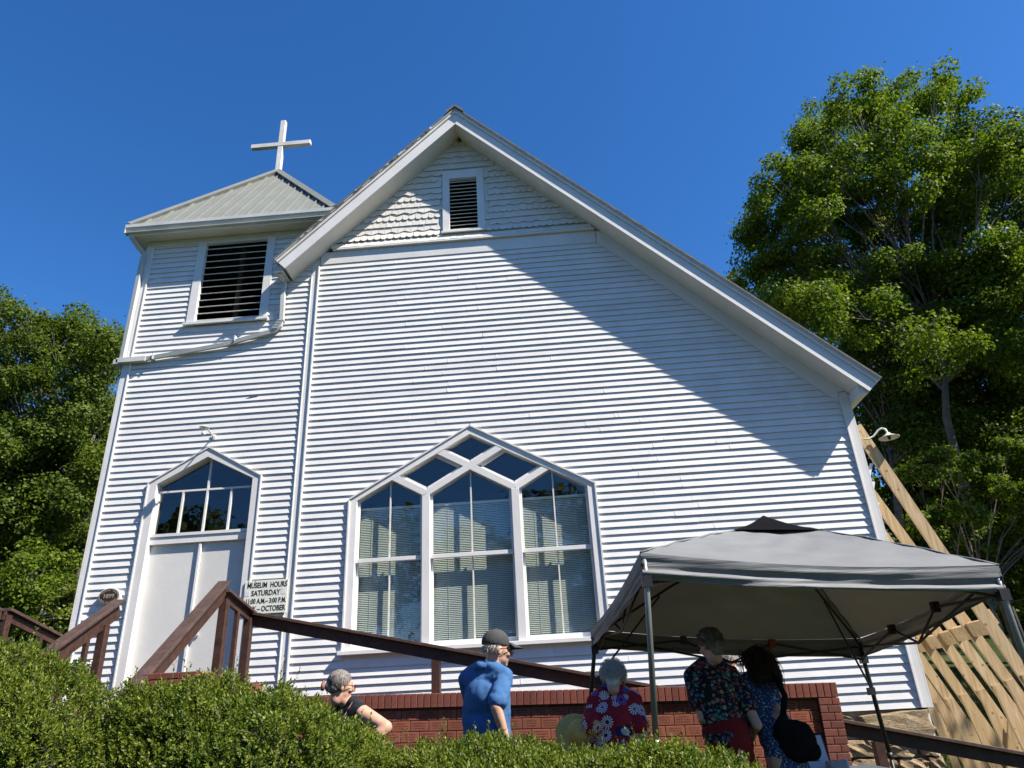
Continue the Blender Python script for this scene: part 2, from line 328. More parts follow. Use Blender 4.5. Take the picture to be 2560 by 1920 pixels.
# ------------------------------------------------------------------ mesh helpers
ORG = {}
def org(p): return ORG.get(p.name, Vector((0, 0, 0))) if p else Vector((0, 0, 0))
def put(name, me, mat, parent=None, loc=None):
    if mat and not me.materials: me.materials.append(MATS[mat])
    o = bpy.data.objects.new(name, me); COL.objects.link(o)
    if parent: o.parent = parent
    ORG[o.name] = org(parent).copy()
    if loc is not None: o.location = Vector(loc)-org(parent)
    return o
def thing(name, label, cat, loc=(0, 0, 0), group=None):
    o = bpy.data.objects.new(name, None); COL.objects.link(o); o.location = loc; o.empty_display_size = .2
    ORG[o.name] = Vector(loc); return tag(o, label, cat, group)
def tag(o, label=None, cat=None, group=None, kind=None):
    for k, v in (('label', label), ('category', cat), ('group', group), ('kind', kind)):
        if v: o[k] = v
    return o
class MB:
    def __init__(s): s.v = []; s.f = []
    def add(s, vs, fs):
        k = len(s.v); s.v += [tuple(p) for p in vs]; s.f += [tuple(i+k for i in f) for f in fs]; return s
    def box(s, x0, x1, y0, y1, z0, z1):
        return s.add([(x0, y0, z0), (x1, y0, z0), (x1, y1, z0), (x0, y1, z0), (x0, y0, z1), (x1, y0, z1), (x1, y1, z1), (x0, y1, z1)],
                     [(0, 3, 2, 1), (4, 5, 6, 7), (0, 1, 5, 4), (1, 2, 6, 5), (2, 3, 7, 6), (3, 0, 4, 7)])
    def obox(s, c, ax, h):
        c = Vector(c); a = [Vector(x)*k for x, k in zip(ax, h)]
        vs = [c+sx*a[0]+sy*a[1]+sz*a[2] for sz in (-1, 1) for sx, sy in ((-1, -1), (1, -1), (1, 1), (-1, 1))]
        return s.add(vs, [(0, 3, 2, 1), (4, 5, 6, 7), (0, 1, 5, 4), (1, 2, 6, 5), (2, 3, 7, 6), (3, 0, 4, 7)])
    def beam(s, p, q, w, h, side=None):     # straight beam from p to q, w across, h along 'side'-perpendicular
        p, q = Vector(p), Vector(q); d = (q-p).normalized()
        u = Vector(side) if side else (Vector((0, 0, 1)).cross(d) if abs(d.z) < .98 else Vector((1, 0, 0)))
        u = (u - d*u.dot(d)).normalized(); v = d.cross(u)
        return s.obox((p+q)/2, (u, v, d), (w/2, h/2, (q-p).length/2))
    def prism(s, poly, y0, y1):             # polygon in XZ (counter-clockwise seen from -Y), extruded in Y
        n = len(poly); vs = [(x, y0, z) for x, z in poly]+[(x, y1, z) for x, z in poly]
        fs = [tuple(range(n)), tuple(range(2*n-1, n-1, -1))]+[(i, i+n, (i+1) % n+n, (i+1) % n) for i in range(n)]
        return s.add(vs, fs)
    def tube(s, pts, r, n=8, cap=True):
        pts = [Vector(p) for p in pts]; k = len(pts); rs = r if hasattr(r, '__len__') else [r]*k
        vs = []; u = None
        for i, p in enumerate(pts):
            d = (pts[min(i+1, k-1)]-pts[max(i-1, 0)]).normalized()
            if u is None: u = d.orthogonal().normalized()
            u = (u-d*u.dot(d)); u = u.normalized() if u.length > 1e-6 else d.orthogonal().normalized(); w = d.cross(u)
            vs += [p+rs[i]*(math.cos(a)*u+math.sin(a)*w) for a in (2*math.pi*j/n for j in range(n))]
        fs = [(i*n+j, i*n+(j+1) % n, (i+1)*n+(j+1) % n, (i+1)*n+j) for i in range(k-1) for j in range(n)]
        if cap: fs += [tuple(range(n-1, -1, -1)), tuple(range((k-1)*n, k*n))]
        return s.add(vs, fs)
    def lathe(s, prof, c=(0, 0, 0), n=24):
        c = Vector(c); k = len(prof)
        vs = [c+Vector((r*math.cos(a), r*math.sin(a), z)) for r, z in prof for a in (2*math.pi*j/n for j in range(n))]
        fs = [(i*n+j, i*n+(j+1) % n, (i+1)*n+(j+1) % n, (i+1)*n+j) for i in range(k-1) for j in range(n)]
        return s.add(vs, fs)
    def ell(s, c, r, rot=None, nu=16, nv=10):
        c = Vector(c); M = rot or Matrix.Identity(3); vs = []
        for i in range(nv+1):
            t = math.pi*i/nv
            for j in range(nu):
                a = 2*math.pi*j/nu
                vs.append(c+M@Vector((r[0]*math.sin(t)*math.cos(a), r[1]*math.sin(t)*math.sin(a), r[2]*math.cos(t))))
        fs = [(i*nu+j, (i+1)*nu+j, (i+1)*nu+(j+1) % nu, i*nu+(j+1) % nu) for i in range(nv) for j in range(nu)]
        return s.add(vs, fs)
    def mesh(s, name, smooth=False, off=(0, 0, 0)):
        o = Vector(off); me = bpy.data.meshes.new(name); me.from_pydata([tuple(Vector(p)-o) for p in s.v], [], s.f)
        if smooth: me.polygons.foreach_set('use_smooth', [True]*len(me.polygons))
        me.update(); return me
    def build(s, name, mat, parent=None, smooth=False, bevel=0):
        o = put(name, s.mesh(name, smooth, org(parent)), mat, parent)
        if bevel:
            b = o.modifiers.new('bevel', 'BEVEL'); b.width = bevel; b.segments = 1; b.limit_method = 'ANGLE'
        return o
def np_mesh(name, V, F):                # V (n,3) float, F (m,k) int
    me = bpy.data.meshes.new(name); n, (mf, k) = len(V), F.shape
    me.vertices.add(n); me.vertices.foreach_set('co', np.asarray(V, np.float32).ravel())
    me.loops.add(mf*k); me.loops.foreach_set('vertex_index', np.asarray(F, np.int32).ravel())
    me.polygons.add(mf); me.polygons.foreach_set('loop_start', np.arange(0, mf*k, k, dtype=np.int32))
    me.update(calc_edges=True); return me
def text_mesh(txt, size, weight=0, depth=.0015, align='CENTER', shear=0, sx=1.0):
    c = bpy.data.curves.new('lettering', 'FONT'); c.body = txt; c.size = size; c.align_x = align; c.align_y = 'CENTER'
    c.extrude = depth; c.offset = weight; c.shear = shear; c.resolution_u = 3
    o = bpy.data.objects.new('lettering_tmp', c); COL.objects.link(o)
    me = bpy.data.meshes.new_from_object(o.evaluated_get(bpy.context.evaluated_depsgraph_get()))
    bpy.data.objects.remove(o); bpy.data.curves.remove(c)
    me.transform(Matrix.Scale(sx, 4, (1, 0, 0))); me.transform(Matrix.Rotation(R(90), 4, 'X')); me.materials.clear(); return me

# ================================================================== ground
def gz(x, y):
    t = max(0., min(1., (y+10.5)/6.2)); z = .30*t*t*(3-2*t)
    if y > -3: z += .10*max(0, min(1, (y+3)/2))
    if x > 1.2: z -= .13*(min(x, 6)-1.2)*max(0, min(1, (y+4.5)/2.5))*max(0., min(1., (9-y)/6))
    if y > 2: z += .16*(y-2)+.0012*(y-2)**2
    if y < -12: z -= .02*(-12-y)
    return z
gv = []; gf = []
xs = sorted(set([-600, -300, -150, -80, -50, -35]+[i*1.0 for i in range(-26, 27)]+[35, 50, 80, 150, 300, 600]))
ys = sorted(set([-300, -120, -60, -30, -20, -16]+[i*.8 for i in range(-17, 34)]+[30, 36, 44, 55, 70, 90, 120]))
for y in ys:
    for x in xs: gv.append((x, y, gz(x, y)+(.04*math.sin(x*1.7+y)*math.sin(y*1.3) if y > 3 else 0)))
nx = len(xs)
gf = [(j*nx+i, j*nx+i+1, (j+1)*nx+i+1, (j+1)*nx+i) for j in range(len(ys)-1) for i in range(nx-1)]
gm = bpy.data.meshes.new('ground'); gm.from_pydata(gv, [], gf); gm.update()
for p in gm.polygons: p.use_smooth = True
tag(put('ground', gm, 'lawn'), kind='structure')

# ================================================================== church
church = thing('church', 'white clapboard church with steep gable, corner tower and roof cross', 'church', (0, 0, 0))
EXP = .1055
def wedge(rowz0, h, xl, xr, lip=.0245):     # one clapboard: (xl,xr) pairs at bottom and top
    (a0, a1), (b0, b1) = xl, xr; j = random.uniform(-.0025, .0025); j2 = random.uniform(-.0025, .0025); lip += random.uniform(-.0015, .002)
    z0 = rowz0+j; z0b = rowz0+j2; z1 = rowz0+h+.006
    vs = [(a0, -lip, z0), (b0, -lip, z0b), (b0, .0, z0b), (a0, .0, z0), (a1, -.003, z1), (b1, -.003, z1), (b1, .0, z1), (a1, .0, z1)]
    return MB().add(vs, [(0, 3, 2, 1), (4, 5, 6, 7), (0, 1, 5, 4), (1, 2, 6, 5), (2, 3, 7, 6), (3, 0, 4, 7)])
# window and door outlines (outer edge of the trim)
WX0, WX1, WPK, WSH, WSILL = -3.01, .658, 5.589, 4.542, 2.375; WC = (WX0+WX1)/2
DX0, DX1, DPK, DSH, DFL = -6.172, -4.399, 5.538, 5.016, 1.76; DC = (DX0+DX1)/2
def pent(z, x0, x1, zb, zs, zp):
    if z < zb or z >= zp: return None
    if z <= zs: return (x0, x1)
    k = (zp-z)/(zp-zs)*(x1-x0)/2; c = (x0+x1)/2; return (c-k, c+k)
def rakeX(z): return min(4.46, 1.107+(8.822-z)*1.0128)
def split_row(z0, z1, L, Rf, cuts):
    segs = [((L, L), (Rf(z0), Rf(z1)))]
    for c in cuts:
        a, b_ = c(z0), c(z1)
        if a is None and b_ is None: continue
        if a is None: a = b_
        if b_ is None: mid = (a[0]+a[1])/2; b_ = (mid, mid)
        new = []
        for l, r in segs:
            if a[0] <= l[0]+.01 and a[1] >= r[0]-.01: continue
            if a[1] <= l[0] or a[0] >= r[0]: new.append((l, r)); continue
            if a[0] > l[0]+.02: new.append((l, (a[0], b_[0])))
            if a[1] < r[0]-.02: new.append(((a[1], b_[1]), r))
        segs = new
    return segs
def joints(segs, seed):
    rr = random.Random(seed); out = []
    for l, r in segs:
        w = min(r)-max(l)
        if w > 3.2:
            n = 2 if w > 4.5 and rr.random() < .6 else 1
            cs = sorted(max(l)+w*rr.uniform(.2+.4*i/n, .45+.4*i/n) for i in range(n)); prev = l
            for c in cs: out.append((prev, (c-.001, c-.001))); prev = (c+.001, c+.001)
            out.append((prev, r))
        else: out.append((l, r))
    return out
wcut = lambda z: pent(z, WX0+.02, WX1-.02, WSILL, WSH, WPK-.02)
dcut = lambda z: pent(z, DX0+.02, DX1-.02, 0, DSH, DPK-.02)
lcut = lambda z: (-6.0, -4.60) if 7.80 <= z < 9.7 else None
nave = MB(); tower = MB()
wi = lambda z: pent(z, WX0+.09, WX1-.09, WSILL+.06, WSH, WPK-.14)
di = lambda z: pent(z, DX0+.1, DX1-.1, 0, DSH, DPK-.12)
li = lambda z: (-5.9, -4.7) if 7.85 <= z < 9.5 else None
z = 1.34; navez = []; towz = []
while z < 8.82: navez.append((z, min(z+EXP, 8.83))); z += EXP
z = 1.34
while z < 9.5: towz.append((z, min(z+EXP*1.0, 9.53))); z += EXP*1.0
for z0, z1 in navez:
    for l, r in split_row(z0, z1, -3.75, lambda q: rakeX(q)+.1, [wi]): nave.prism([(l[0], z0), (r[0], z0), (r[1], z1), (l[1], z1)], .001, .03)
for z0, z1 in towz:
    for l, r in split_row(z0, z1, -6.95, lambda q: -3.75, [di, li]): tower.prism([(l[0], z0), (r[0], z0), (r[1], z1), (l[1], z1)], .001, .03)
nave_wall = nave.build('nave_wall', 'siding_paint', church); tower_wall = tower.build('tower_wall', 'siding_paint', church)
for i, (z0, z1) in enumerate(navez):
    for l, r in joints(split_row(z0, z1, -3.735, rakeX, [wcut]), i):
        wedge(z0, z1-z0, l, r).build('clapboard', 'siding_paint', nave_wall)
        if r[0] == r[1] and r[0] < 4.3 and random.random() < .8:    # raised caulk over a butt joint
            x = r[0]; w = random.uniform(.004, .008); MB().add([(x-w, -.0275, z0+.004), (x+w, -.0275, z0+.004), (x+w, -.006, z1), (x-w, -.006, z1), (x-w, 0, z0+.004), (x+w, 0, z0+.004), (x+w, 0, z1), (x-w, 0, z1)], [(0, 1, 2, 3), (0, 3, 7, 4), (1, 5, 6, 2), (0, 4, 5, 1)]).build('caulk_line', 'trim_paint', nave_wall)
for i, (z0, z1) in enumerate(towz):
    for l, r in split_row(z0, z1, -6.84, lambda q: -3.87, [dcut, lcut]): wedge(z0, z1-z0, l, r).build('clapboard', 'siding_paint', tower_wall)
# a splintered spot on a tower board
MB().prism([(-4.86, 6.30), (-4.70, 6.345), (-4.62, 6.36), (-4.60, 6.372), (-4.72, 6.368), (-4.80, 6.34)], -.018, -.011).build('split_in_board', 'dirt_spot', tower_wall)
# side and back walls of the nave and tower, plain
sw = MB(); sw.box(4.53, 4.56, .03, 12, .0, 5.75); sw.box(-3.74, -3.70, .03, 3.2, 1.3, 8.7); sw.box(-7.2, 4.53, 12, 12.05, .4, 5.8); sw.box(-7.2, -7.16, 3.2, 12, .4, 5.8); sw.box(-7.2, -3.70, 3.2, 3.24, .4, 9.6)
sw.prism([(-7.2, 5.8), (4.53, 5.8), (-1.254, 11.5)], 12, 12.05); sw.build('side_wall', 'siding_paint', church)
tw = MB(); tw.box(-6.96, -6.93, .03, 3.2, 1.3, 9.63); tw.build('tower_side_wall', 'siding_paint', church)
for i in range(80):          # boards on the tower's left flank and the nave's right flank
    pass
# dark interiors behind the openings
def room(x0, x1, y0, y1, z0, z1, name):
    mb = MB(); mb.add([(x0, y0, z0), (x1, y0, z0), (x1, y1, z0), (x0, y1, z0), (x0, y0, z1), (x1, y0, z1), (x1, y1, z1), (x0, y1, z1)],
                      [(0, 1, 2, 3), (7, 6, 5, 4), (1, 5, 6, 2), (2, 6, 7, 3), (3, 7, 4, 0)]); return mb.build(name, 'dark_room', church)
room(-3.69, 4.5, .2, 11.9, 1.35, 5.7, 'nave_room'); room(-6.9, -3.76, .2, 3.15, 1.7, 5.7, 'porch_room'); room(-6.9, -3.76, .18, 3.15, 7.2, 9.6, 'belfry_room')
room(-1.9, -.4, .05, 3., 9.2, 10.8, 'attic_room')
# trim
def trim(name, x0, x1, z0, z1, y0=-.03, y1=.0, parent=church, mat='trim_paint'):
    return MB().box(x0, x1, y0, y1, z0, z1).build(name, mat, parent, bevel=.003)
trim('corner_board', 4.462, 4.585, 1.335, 5.70); trim('corner_bead', 4.447, 4.472, 1.337, 5.62, -.052, -.001)
trim('corner_board', -3.868, -3.737, 1.335, 8.79, -.028); trim('corner_bead', -3.762, -3.737, 1.337, 8.78, -.052, -.0285); trim('corner_bead', -3.880, -3.862, 1.337, 8.60, -.040, -.001)
trim('corner_board', -6.965, -6.842, 1.335, 9.5, -.028); trim('corner_bead', -6.862, -6.837, 1.337, 9.49, -.046, -.001)
MB().box(-6.985, -6.966, -.028, .1, 1.335, 9.5).build('corner_return', 'trim_paint', church)
MB().box(4.586, 4.605, -.03, .1, 1.335, 5.66).build('corner_return', 'trim_paint', church)
trim('frieze_board', -3.735, 1.10, 8.825, 9.075, -.024)
MB().box(-3.52, 1.09, -.075, .0, 9.078, 9.118).build('drip_board', 'trim_paint', church, bevel=.006)
MB().prism([(1.108, 8.826), (4.44, 5.537), (4.461, 5.71), (4.56, 5.72), (1.19, 9.045), (1.108, 9.07)], -.024, 0).build('rake_frieze', 'trim_paint', church)
trim('frieze_board', -6.965, -3.75, 9.502, 9.63, -.026)
# gable triangle with the three shingle patterns
AX, AZ, SL = -1.254, 11.4475, .985
gw = MB(); zg = lambda x: AZ+.02-SL*abs(x-AX)
gw.prism([(-3.55, 9.12), (-1.45, 9.12), (-1.45, zg(-1.45)), (-3.55, 9.17)], 0, .03); gw.prism([(-.93, 9.12), (1.1, 9.12), (1.1, 9.14), (-.93, zg(-.93))], 0, .03)
gw.prism([(-1.45, 10.48), (-.93, 10.48), (-.93, zg(-.93)), (AX, AZ+.02), (-1.45, zg(-1.45))], 0, .03); gw.box(-1.45, -.93, 0, .03, 9.12, 9.34); gw.build('gable_wall', 'shingle_paint', church)
gable = bpy.data.objects['gable_wall']
SWD, SEX = .118, .135
def shingle_mesh(kind):
    n = 8; w = SWD/2-.002; bot = []
    for i in range(n+1):
        x = -w+2*w*i/n
        if kind == 'straight': zb = 0
        elif kind == 'fish': zb = -.006+.045*(1-math.sqrt(max(0, 1-(x/w)**2*.98)))
        elif kind == 'wave_up': zb = 0.018*math.sin(math.pi*x/SWD)+.008
        else: zb = -0.018*math.sin(math.pi*x/SWD)+.008
        bot.append((x, zb))
    top = [(w, SEX+.03), (-w, SEX+.03)]; poly = bot+top; k = len(poly)
    def yy(z, f): return -(.023*(1-z/(SEX+.03))+.003) if f else -(.023*(1-z/(SEX+.03))+.003)+.008
    vs = [(x, yy(z, 1), z) for x, z in poly]+[(x, yy(z, 0), z) for x, z in poly]
    fs = [tuple(range(k))]+[(i, i+k, (i+1) % k+k, (i+1) % k) for i in range(n)]
    me = bpy.data.meshes.new('shingle'); me.from_pydata(vs, [], fs); me.update(); me.materials.append(MATS['shingle_paint']); return me
SHM = {k: shingle_mesh(k) for k in ('straight', 'fish', 'wave_up', 'wave_dn')}
for r_ in range(17):
    zb = 9.112+r_*SEX; kind = ('straight', 'fish', 'wave')[r_ % 3]; off = (r_*.41 % 1)*SWD if kind != 'wave' else 0
    ymax = -.050*max(0, 1-r_/2.0)
    i0 = -24
    for i in range(i0, 24):
        x = AX+off+i*SWD; lim = (AZ-zb-.05)/SL
        if abs(x-AX) > lim+.02 or x < -3.50 or x > 1.06: continue
        if -1.57-.03 < x < -.808+.03 and zb+SEX > 9.27+.02 and zb < 10.62: continue
        k = kind if kind != 'wave' else ('wave_up' if i % 2 else 'wave_dn')
        o = bpy.data.objects.new('shingle', SHM[k]); COL.objects.link(o); o.parent = gable
        o.location = (x, ymax+random.uniform(-.002, .002), zb+random.uniform(-.002, .002)); o.rotation_euler = (R(random.uniform(-.6, .6))-(.30*max(0, 1-r_/2)), R(random.uniform(-.5, .5)), 0)
# gable vent
vent = MB(); vx0, vx1, vz0, vz1 = -1.565, -.812, 9.275, 10.67; ox0, ox1, oz0, oz1 = -1.439, -.938, 9.335, 10.485
for a in ((vx0, ox0, vz0, vz1), (ox1, vx1, vz0, vz1), (ox0, ox1, oz1, vz1), (ox0, ox1, vz0, oz0)): vent.box(a[0], a[1], -.045, .04, a[2], a[3])
vo = vent.build('gable_vent', 'trim_paint', church, bevel=.003)
MB().box(vx0-.02, vx1+.02, -.075, -.046, vz0-.015, vz0+.02).build('vent_sill', 'trim_paint', vo)
for i in range(14):
    zc = oz0+.04+i*(oz1-oz0-.05)/13.5
    MB().obox((0.5*(ox0+ox1), .01, zc), ((1, 0, 0), (0, .80, .6), (0, -.6, .80)), ((ox1-ox0)/2, .045, .006)).build('louver_slat', 'slat_paint', vo)
# belfry louver
lo = MB(); bx0, bx1, bz0, bz1 = -6.01, -4.595, 7.805, 9.505; px0, px1, pz0, pz1 = -5.865, -4.738, 7.86, 9.485
for a in ((bx0, px0, bz0, bz1), (px1, bx1, bz0, bz1), (px0, px1, pz1, bz1), (px0, px1, bz0, pz0)): lo.box(a[0], a[1], -.036, .05, a[2], a[3])
lv = lo.build('belfry_louver', 'trim_paint', church, bevel=.003)
MB().box(bx0-.03, bx1+.03, -.085, -.037, bz0-.02, bz0+.025).build('louver_sill', 'trim_paint', lv)
for i in range(12):
    zc = pz0+.07+i*(pz1-pz0-.06)/11.6
    MB().obox((.5*(px0+px1), .055, zc), ((1, 0, 0), (0, .82, .57), (0, -.57, .82)), ((px1-px0)/2, .062, .007)).build('louver_slat', 'slat_paint', lv)
MB().box(-5.32, -5.24, .20, .27, pz0-.2, pz1).build('center_post', 'louver_back', lv)

# ------------------------------------------------------------------ nave roof
C_, S_ = 1/math.hypot(1, SL), SL/math.hypot(1, SL)
def band(side, L, n0, n1):
    t = Vector((side*C_, -S_)); nn = Vector((side*S_, C_)); A = Vector((AX, AZ))
    q = [A+Vector((0, n0/C_)), A+L*t+n0*nn, A+L*t+n1*nn, A+Vector((0, n1/C_))]
    return [(p.x, p.y) for p in (q if side > 0 else q[::-1])]
LR, LL = (4.74-AX)/C_, (AX+4.20)/C_
for side, L in ((1, LR), (-1, LL)):
    yb = 12.4 if side > 0 else 3.15
    MB().prism(band(side, L, 0, .18), -.40, yb).build('soffit', 'soffit_bounce_tint', church)
    MB().prism(band(side, L+.012, -.012, .165), -.425, -.401).build('rake_fascia', 'trim_paint', church)
    MB().prism(band(side, L+.02, .166, .215), -.45, -.402).build('rake_moulding', 'old_paint' if side < 0 else 'trim_paint', church)
    MB().prism(band(side, L+.03, .216, .232), -.47, yb).build('drip_edge', 'gutter_paint', church)
    MB().prism(band(side, L+.03, .233, .262), -.478, yb).build('roofing', 'roof_shingle', church)
    for i in range(22):      # curled ragged shingle ends along the rake edge
        s0 = .1+(L-.2)*random.random()
        t = Vector((side*C_, -S_)); nn = Vector((side*S_, C_)); A = Vector((AX, AZ))
        if side > 0: continue
        a = A+s0*t+.216*nn; b_ = A+(s0+random.uniform(.05, .16))*t+.216*nn; h = random.uniform(.012, .03)
        MB().prism([(p.x, p.y) for p in ((a, b_, b_+h*nn, a+h*nn) if side > 0 else (a+h*nn, b_+h*nn, b_, a))], -.484, -.471).build('ragged_shingle_end', 'roof_shingle' if random.random() < .6 else 'old_paint', bpy.data.objects['roofing'])
MB().prism([(AX, AZ), (-7.45, AZ-SL*(AX+7.45)*1.0), (-7.45, AZ-SL*(AX+7.45)+.27), (AX, AZ+.27)][::-1], 3.2, 12.4).build('rear_roof', 'roof_shingle', church)
MB().prism([(AX-.16, AZ+.20), (AX, AZ+.345), (AX+.16, AZ+.20), (AX+.15, AZ+.27+.0), (AX, AZ+.39), (AX-.15, AZ+.27)][::-1], -.50, 12.4).build('ridge_cap', 'roof_shingle', church)
e0 = Vector((AX, AZ))+LR*Vector((C_, -S_))
MB().prism([(4.60, 5.50), (4.74, 5.52), (4.93, 5.70), (4.915, 5.72), (4.6, 5.64)], -.38, 12.3).build('eave_fascia', 'trim_paint', church)
MB().ell((AX+.02, -.05, AZ-.06), (.035, .035, .03)).build('wasp_nest', 'dirt_spot', church)

# ------------------------------------------------------------------ tower roof, gutter, downspouts, cross
TX0, TX1, TY0, TY1, TZ = -7.20, -3.46, -.28, 3.5, 9.79; AP = Vector((-5.42, 1.55, 12.45))
MB().box(TX0+.05, TX1-.05, TY0+.03, TY1-.05, 9.632, 9.66).build('tower_soffit', 'soffit_bounce_tint', church)
fa = MB(); fa.box(TX0+.05, TX1-.05, TY0+.0, TY0+.029, 9.60, 9.765); fa.box(TX0+.02, TX0+.049, TY0, TY1, 9.60, 9.765); fa.box(TX1-.049, TX1-.02, TY0, TY1, 9.60, 9.765); fa.build('eave_fascia', 'trim_paint', church)
corn = [Vector((TX0, TY0-.02, TZ)), Vector((TX1, TY0-.02, TZ)), Vector((TX1, TY1, TZ)), Vector((TX0, TY1, TZ))]
rm = MB(); rm.add(corn+[AP], [(0, 1, 4), (1, 2, 4), (2, 3, 4), (3, 0, 4), (3, 2, 1, 0)])
troof = rm.build('tower_roof', 'roof_metal', church)
def inward(i):
    a, b_ = corn[i], corn[(i+1) % 4]; e = (b_-a); mid = a+e*((AP-a).dot(e)/e.dot(e)); return a, e, mid
for i in range(4):
    a, e, foot = inward(i); fall = AP-foot; nrm = e.cross(fall).normalized(); el = e.length; tf = (foot-a).length/el
    n = 16
    for k in range(1, n):
        t = k/n; base = a+e*t
        frac = t/tf if t < tf else (1-t)/(1-tf)
        top = base+fall*(frac*.985)
        MB().beam(base+nrm*.012, top+nrm*.012, .034, .028, e).build('seam_rib', 'roof_metal', troof)
        if i == 0 and k < n:       # a fine stiffening bead between the ribs
            t2 = (k+.5)/n; b2 = a+e*t2; f2 = (t2/tf if t2 < tf else (1-t2)/(1-tf))
            if f2 > .06: MB().beam(b2+nrm*.003, b2+fall*(f2*.97)+nrm*.003, .012, .008, e).build('panel_bead', 'roof_metal', troof)
for i in range(4):
    d = (AP-corn[i]); MB().tube([corn[i]+Vector((0, 0, .02)), AP+Vector((0, 0, .05))], .075, 4).build('hip_cap', 'roof_metal', troof)
gp = [(-.285, 9.60), (-.33, 9.60), (-.345, 9.66), (-.385, 9.71), (-.385, 9.775), (-.372, 9.775), (-.372, 9.72), (-.335, 9.67), (-.322, 9.612), (-.285, 9.612)]
def extr_x(poly, x0, x1):
    n = len(poly); vs = [(x0, y, z) for y, z in poly]+[(x1, y, z) for y, z in poly]
    return MB().add(vs, [tuple(range(n)), tuple(range(2*n-1, n-1, -1))]+[(i, i+n, (i+1) % n+n, (i+1) % n) for i in range(n)])
gut = extr_x(gp, TX0-.02, TX1+.02); gut.box(TX0-.02, TX1+.02, -.37, -.286, 9.613, 9.62)
gut.box(TX0-.025, TX0-.005, -.38, -.28, 9.6, 9.77); gut.box(TX1+.005, TX1+.025, -.38, -.28, 9.6, 9.77)
gt = gut.build('gutter', 'gutter_paint', church)
def pipe(pts, r=.048): return MB().tube(pts, r, 4)
pipe([(-7.12, -.30, 9.63), (-7.12, -.30, 9.55), (-7.04, -.16, 9.42), (-6.98, -.07, 9.34), (-6.985, -.07, 9.2), (-6.985, -.07, 7.21)]).build('downspout', 'gutter_paint', gt)
q = [at(713, 668, -.12), at(712, 690, -.09), at(708, 740, -.075), at(704.9, 800, -.07), at(700, 815, -.07), at(686, 826.8, -.07), at(560, 862, -.07), at(362, 897.7, -.07)]
ds = pipe(q, .046); dso = ds.build('downspout', 'gutter_paint', church)
for t in (.1, .25, .4, .55, .7, .85):
    p = Vector(q[3]).lerp(Vector(q[5]), t); MB().obox(p, ((1, 0, 0), (0, 1, 0), (0, 0, 1)), (.05, .05, .006)).build('elbow_ridge', 'gutter_paint', dso)
pe = at(362, 897.7, -.07); MB().box(-7.06, pe.x+.03, -.12, -.03, pe.z-.05, pe.z+.035).build('downspout_outlet', 'gutter_paint', dso)
MB().box(-7.10, -7.03, -.12, .5, pe.z-.07, pe.z+.01).build('downspout_return', 'gutter_paint', dso)
for t_ in (.30, .93):
    c = q[5].lerp(q[7], t_); MB().obox(c, ((1, 0, 0), (0, 1, 0), (0, 0, 1)), (.008, .050, .050)).build('strap', 'gutter_paint', dso)
# gutter end on the left rake foot
gl = Vector((AX, AZ))+LL*Vector((-C_, -S_)); lg = MB(); lg.box(gl.x-.20, gl.x-.05, -.36, 3.1, gl.y-.03, gl.y-.02); lg.box(gl.x-.21, gl.x-.199, -.36, 3.1, gl.y-.03, gl.y+.09); lg.box(gl.x-.20, gl.x-.05, -.372, -.36, gl.y-.03, gl.y+.09)
lg.build('rake_gutter', 'gutter_paint', church)
MB().tube([(gl.x-.12, -.30, gl.y-.03), (gl.x-.115, -.2, gl.y-.10), tuple(q[0])], .045, 4).build('gutter_drop', 'gutter_paint', church)
cr = MB(); cz = 12.44
cr.box(-.058, .058, -.05, .05, cz, cz+1.52); cross = MB()
for (x, y, zz) in [v for v in cr.v]: cross.v.append((x+AP.x-.0, y+AP.y, zz))
cross.f = cr.f; co = cross.build('cross', 'old_paint', church, bevel=.006)
MB().box(AP.x-.67, AP.x+.67, AP.y-.056, AP.y+.042, cz+.76, cz+.87).build('cross_arm', 'old_paint', co, bevel=.006)

# ------------------------------------------------------------------ the big traceried window
def slope_bar(p, q, w):          # flat bar in XZ with given width
    p, q = Vector(p), Vector(q); d = (q-p).normalized(); n = Vector((-d.y, d.x))*w/2
    return [tuple(p-n), tuple(q-n), tuple(q+n), tuple(p+n)]
wf = MB(); FW = .118
wf.prism([(WX0, WSILL+.03), (WX0+FW, WSILL+.03), (WX0+FW, WSH-.03), (WX0, WSH)], -.032, .13)
wf.prism([(WX1-FW, WSILL+.03), (WX1, WSILL+.03), (WX1, WSH), (WX1-FW, WSH-.03)], -.032, .13)
dz = FW*1.16
wf.prism([(WX0+.001, WSH+.001), (WX0+FW, WSH-.029), (WC, WPK-dz), (WC, WPK)], -.0315, .13)
wf.prism([(WC, WPK-dz), (WX1-FW, WSH-.029), (WX1-.001, WSH+.001), (WC, WPK)], -.0315, .13)
win = wf.build('tracery_window', 'trim_paint', church, bevel=.003)
M1, M2, SLW = -1.856, -.524, (WPK-WSH)/(WC-WX0)
for mx in (M1, M2): MB().box(mx-.058, mx+.058, -.03, .13, WSILL+.03, WSH).build('mullion', 'trim_paint', win, bevel=.003)
zl = lambda x: WSH+SLW*(x-WX0); zr = lambda x: WSH+SLW*(WX1-x)
def lattice(x0, x1, yo):
    za, zb = WSH+.02, WSH+.02+SLW*abs(x1-x0); MB().prism(slope_bar((x0, za), (x1, zb), .10), -.030+yo, .12).build('lattice_bar', 'trim_paint', win, bevel=.003)
lattice(M1, (M1+WX0)/2+.03, 0); lattice(M1, (M1+WX1)/2-.03, .0015); lattice(M2, (M2+WX0)/2+.03, .003); lattice(M2, (M2+WX1)/2-.03, .0045)
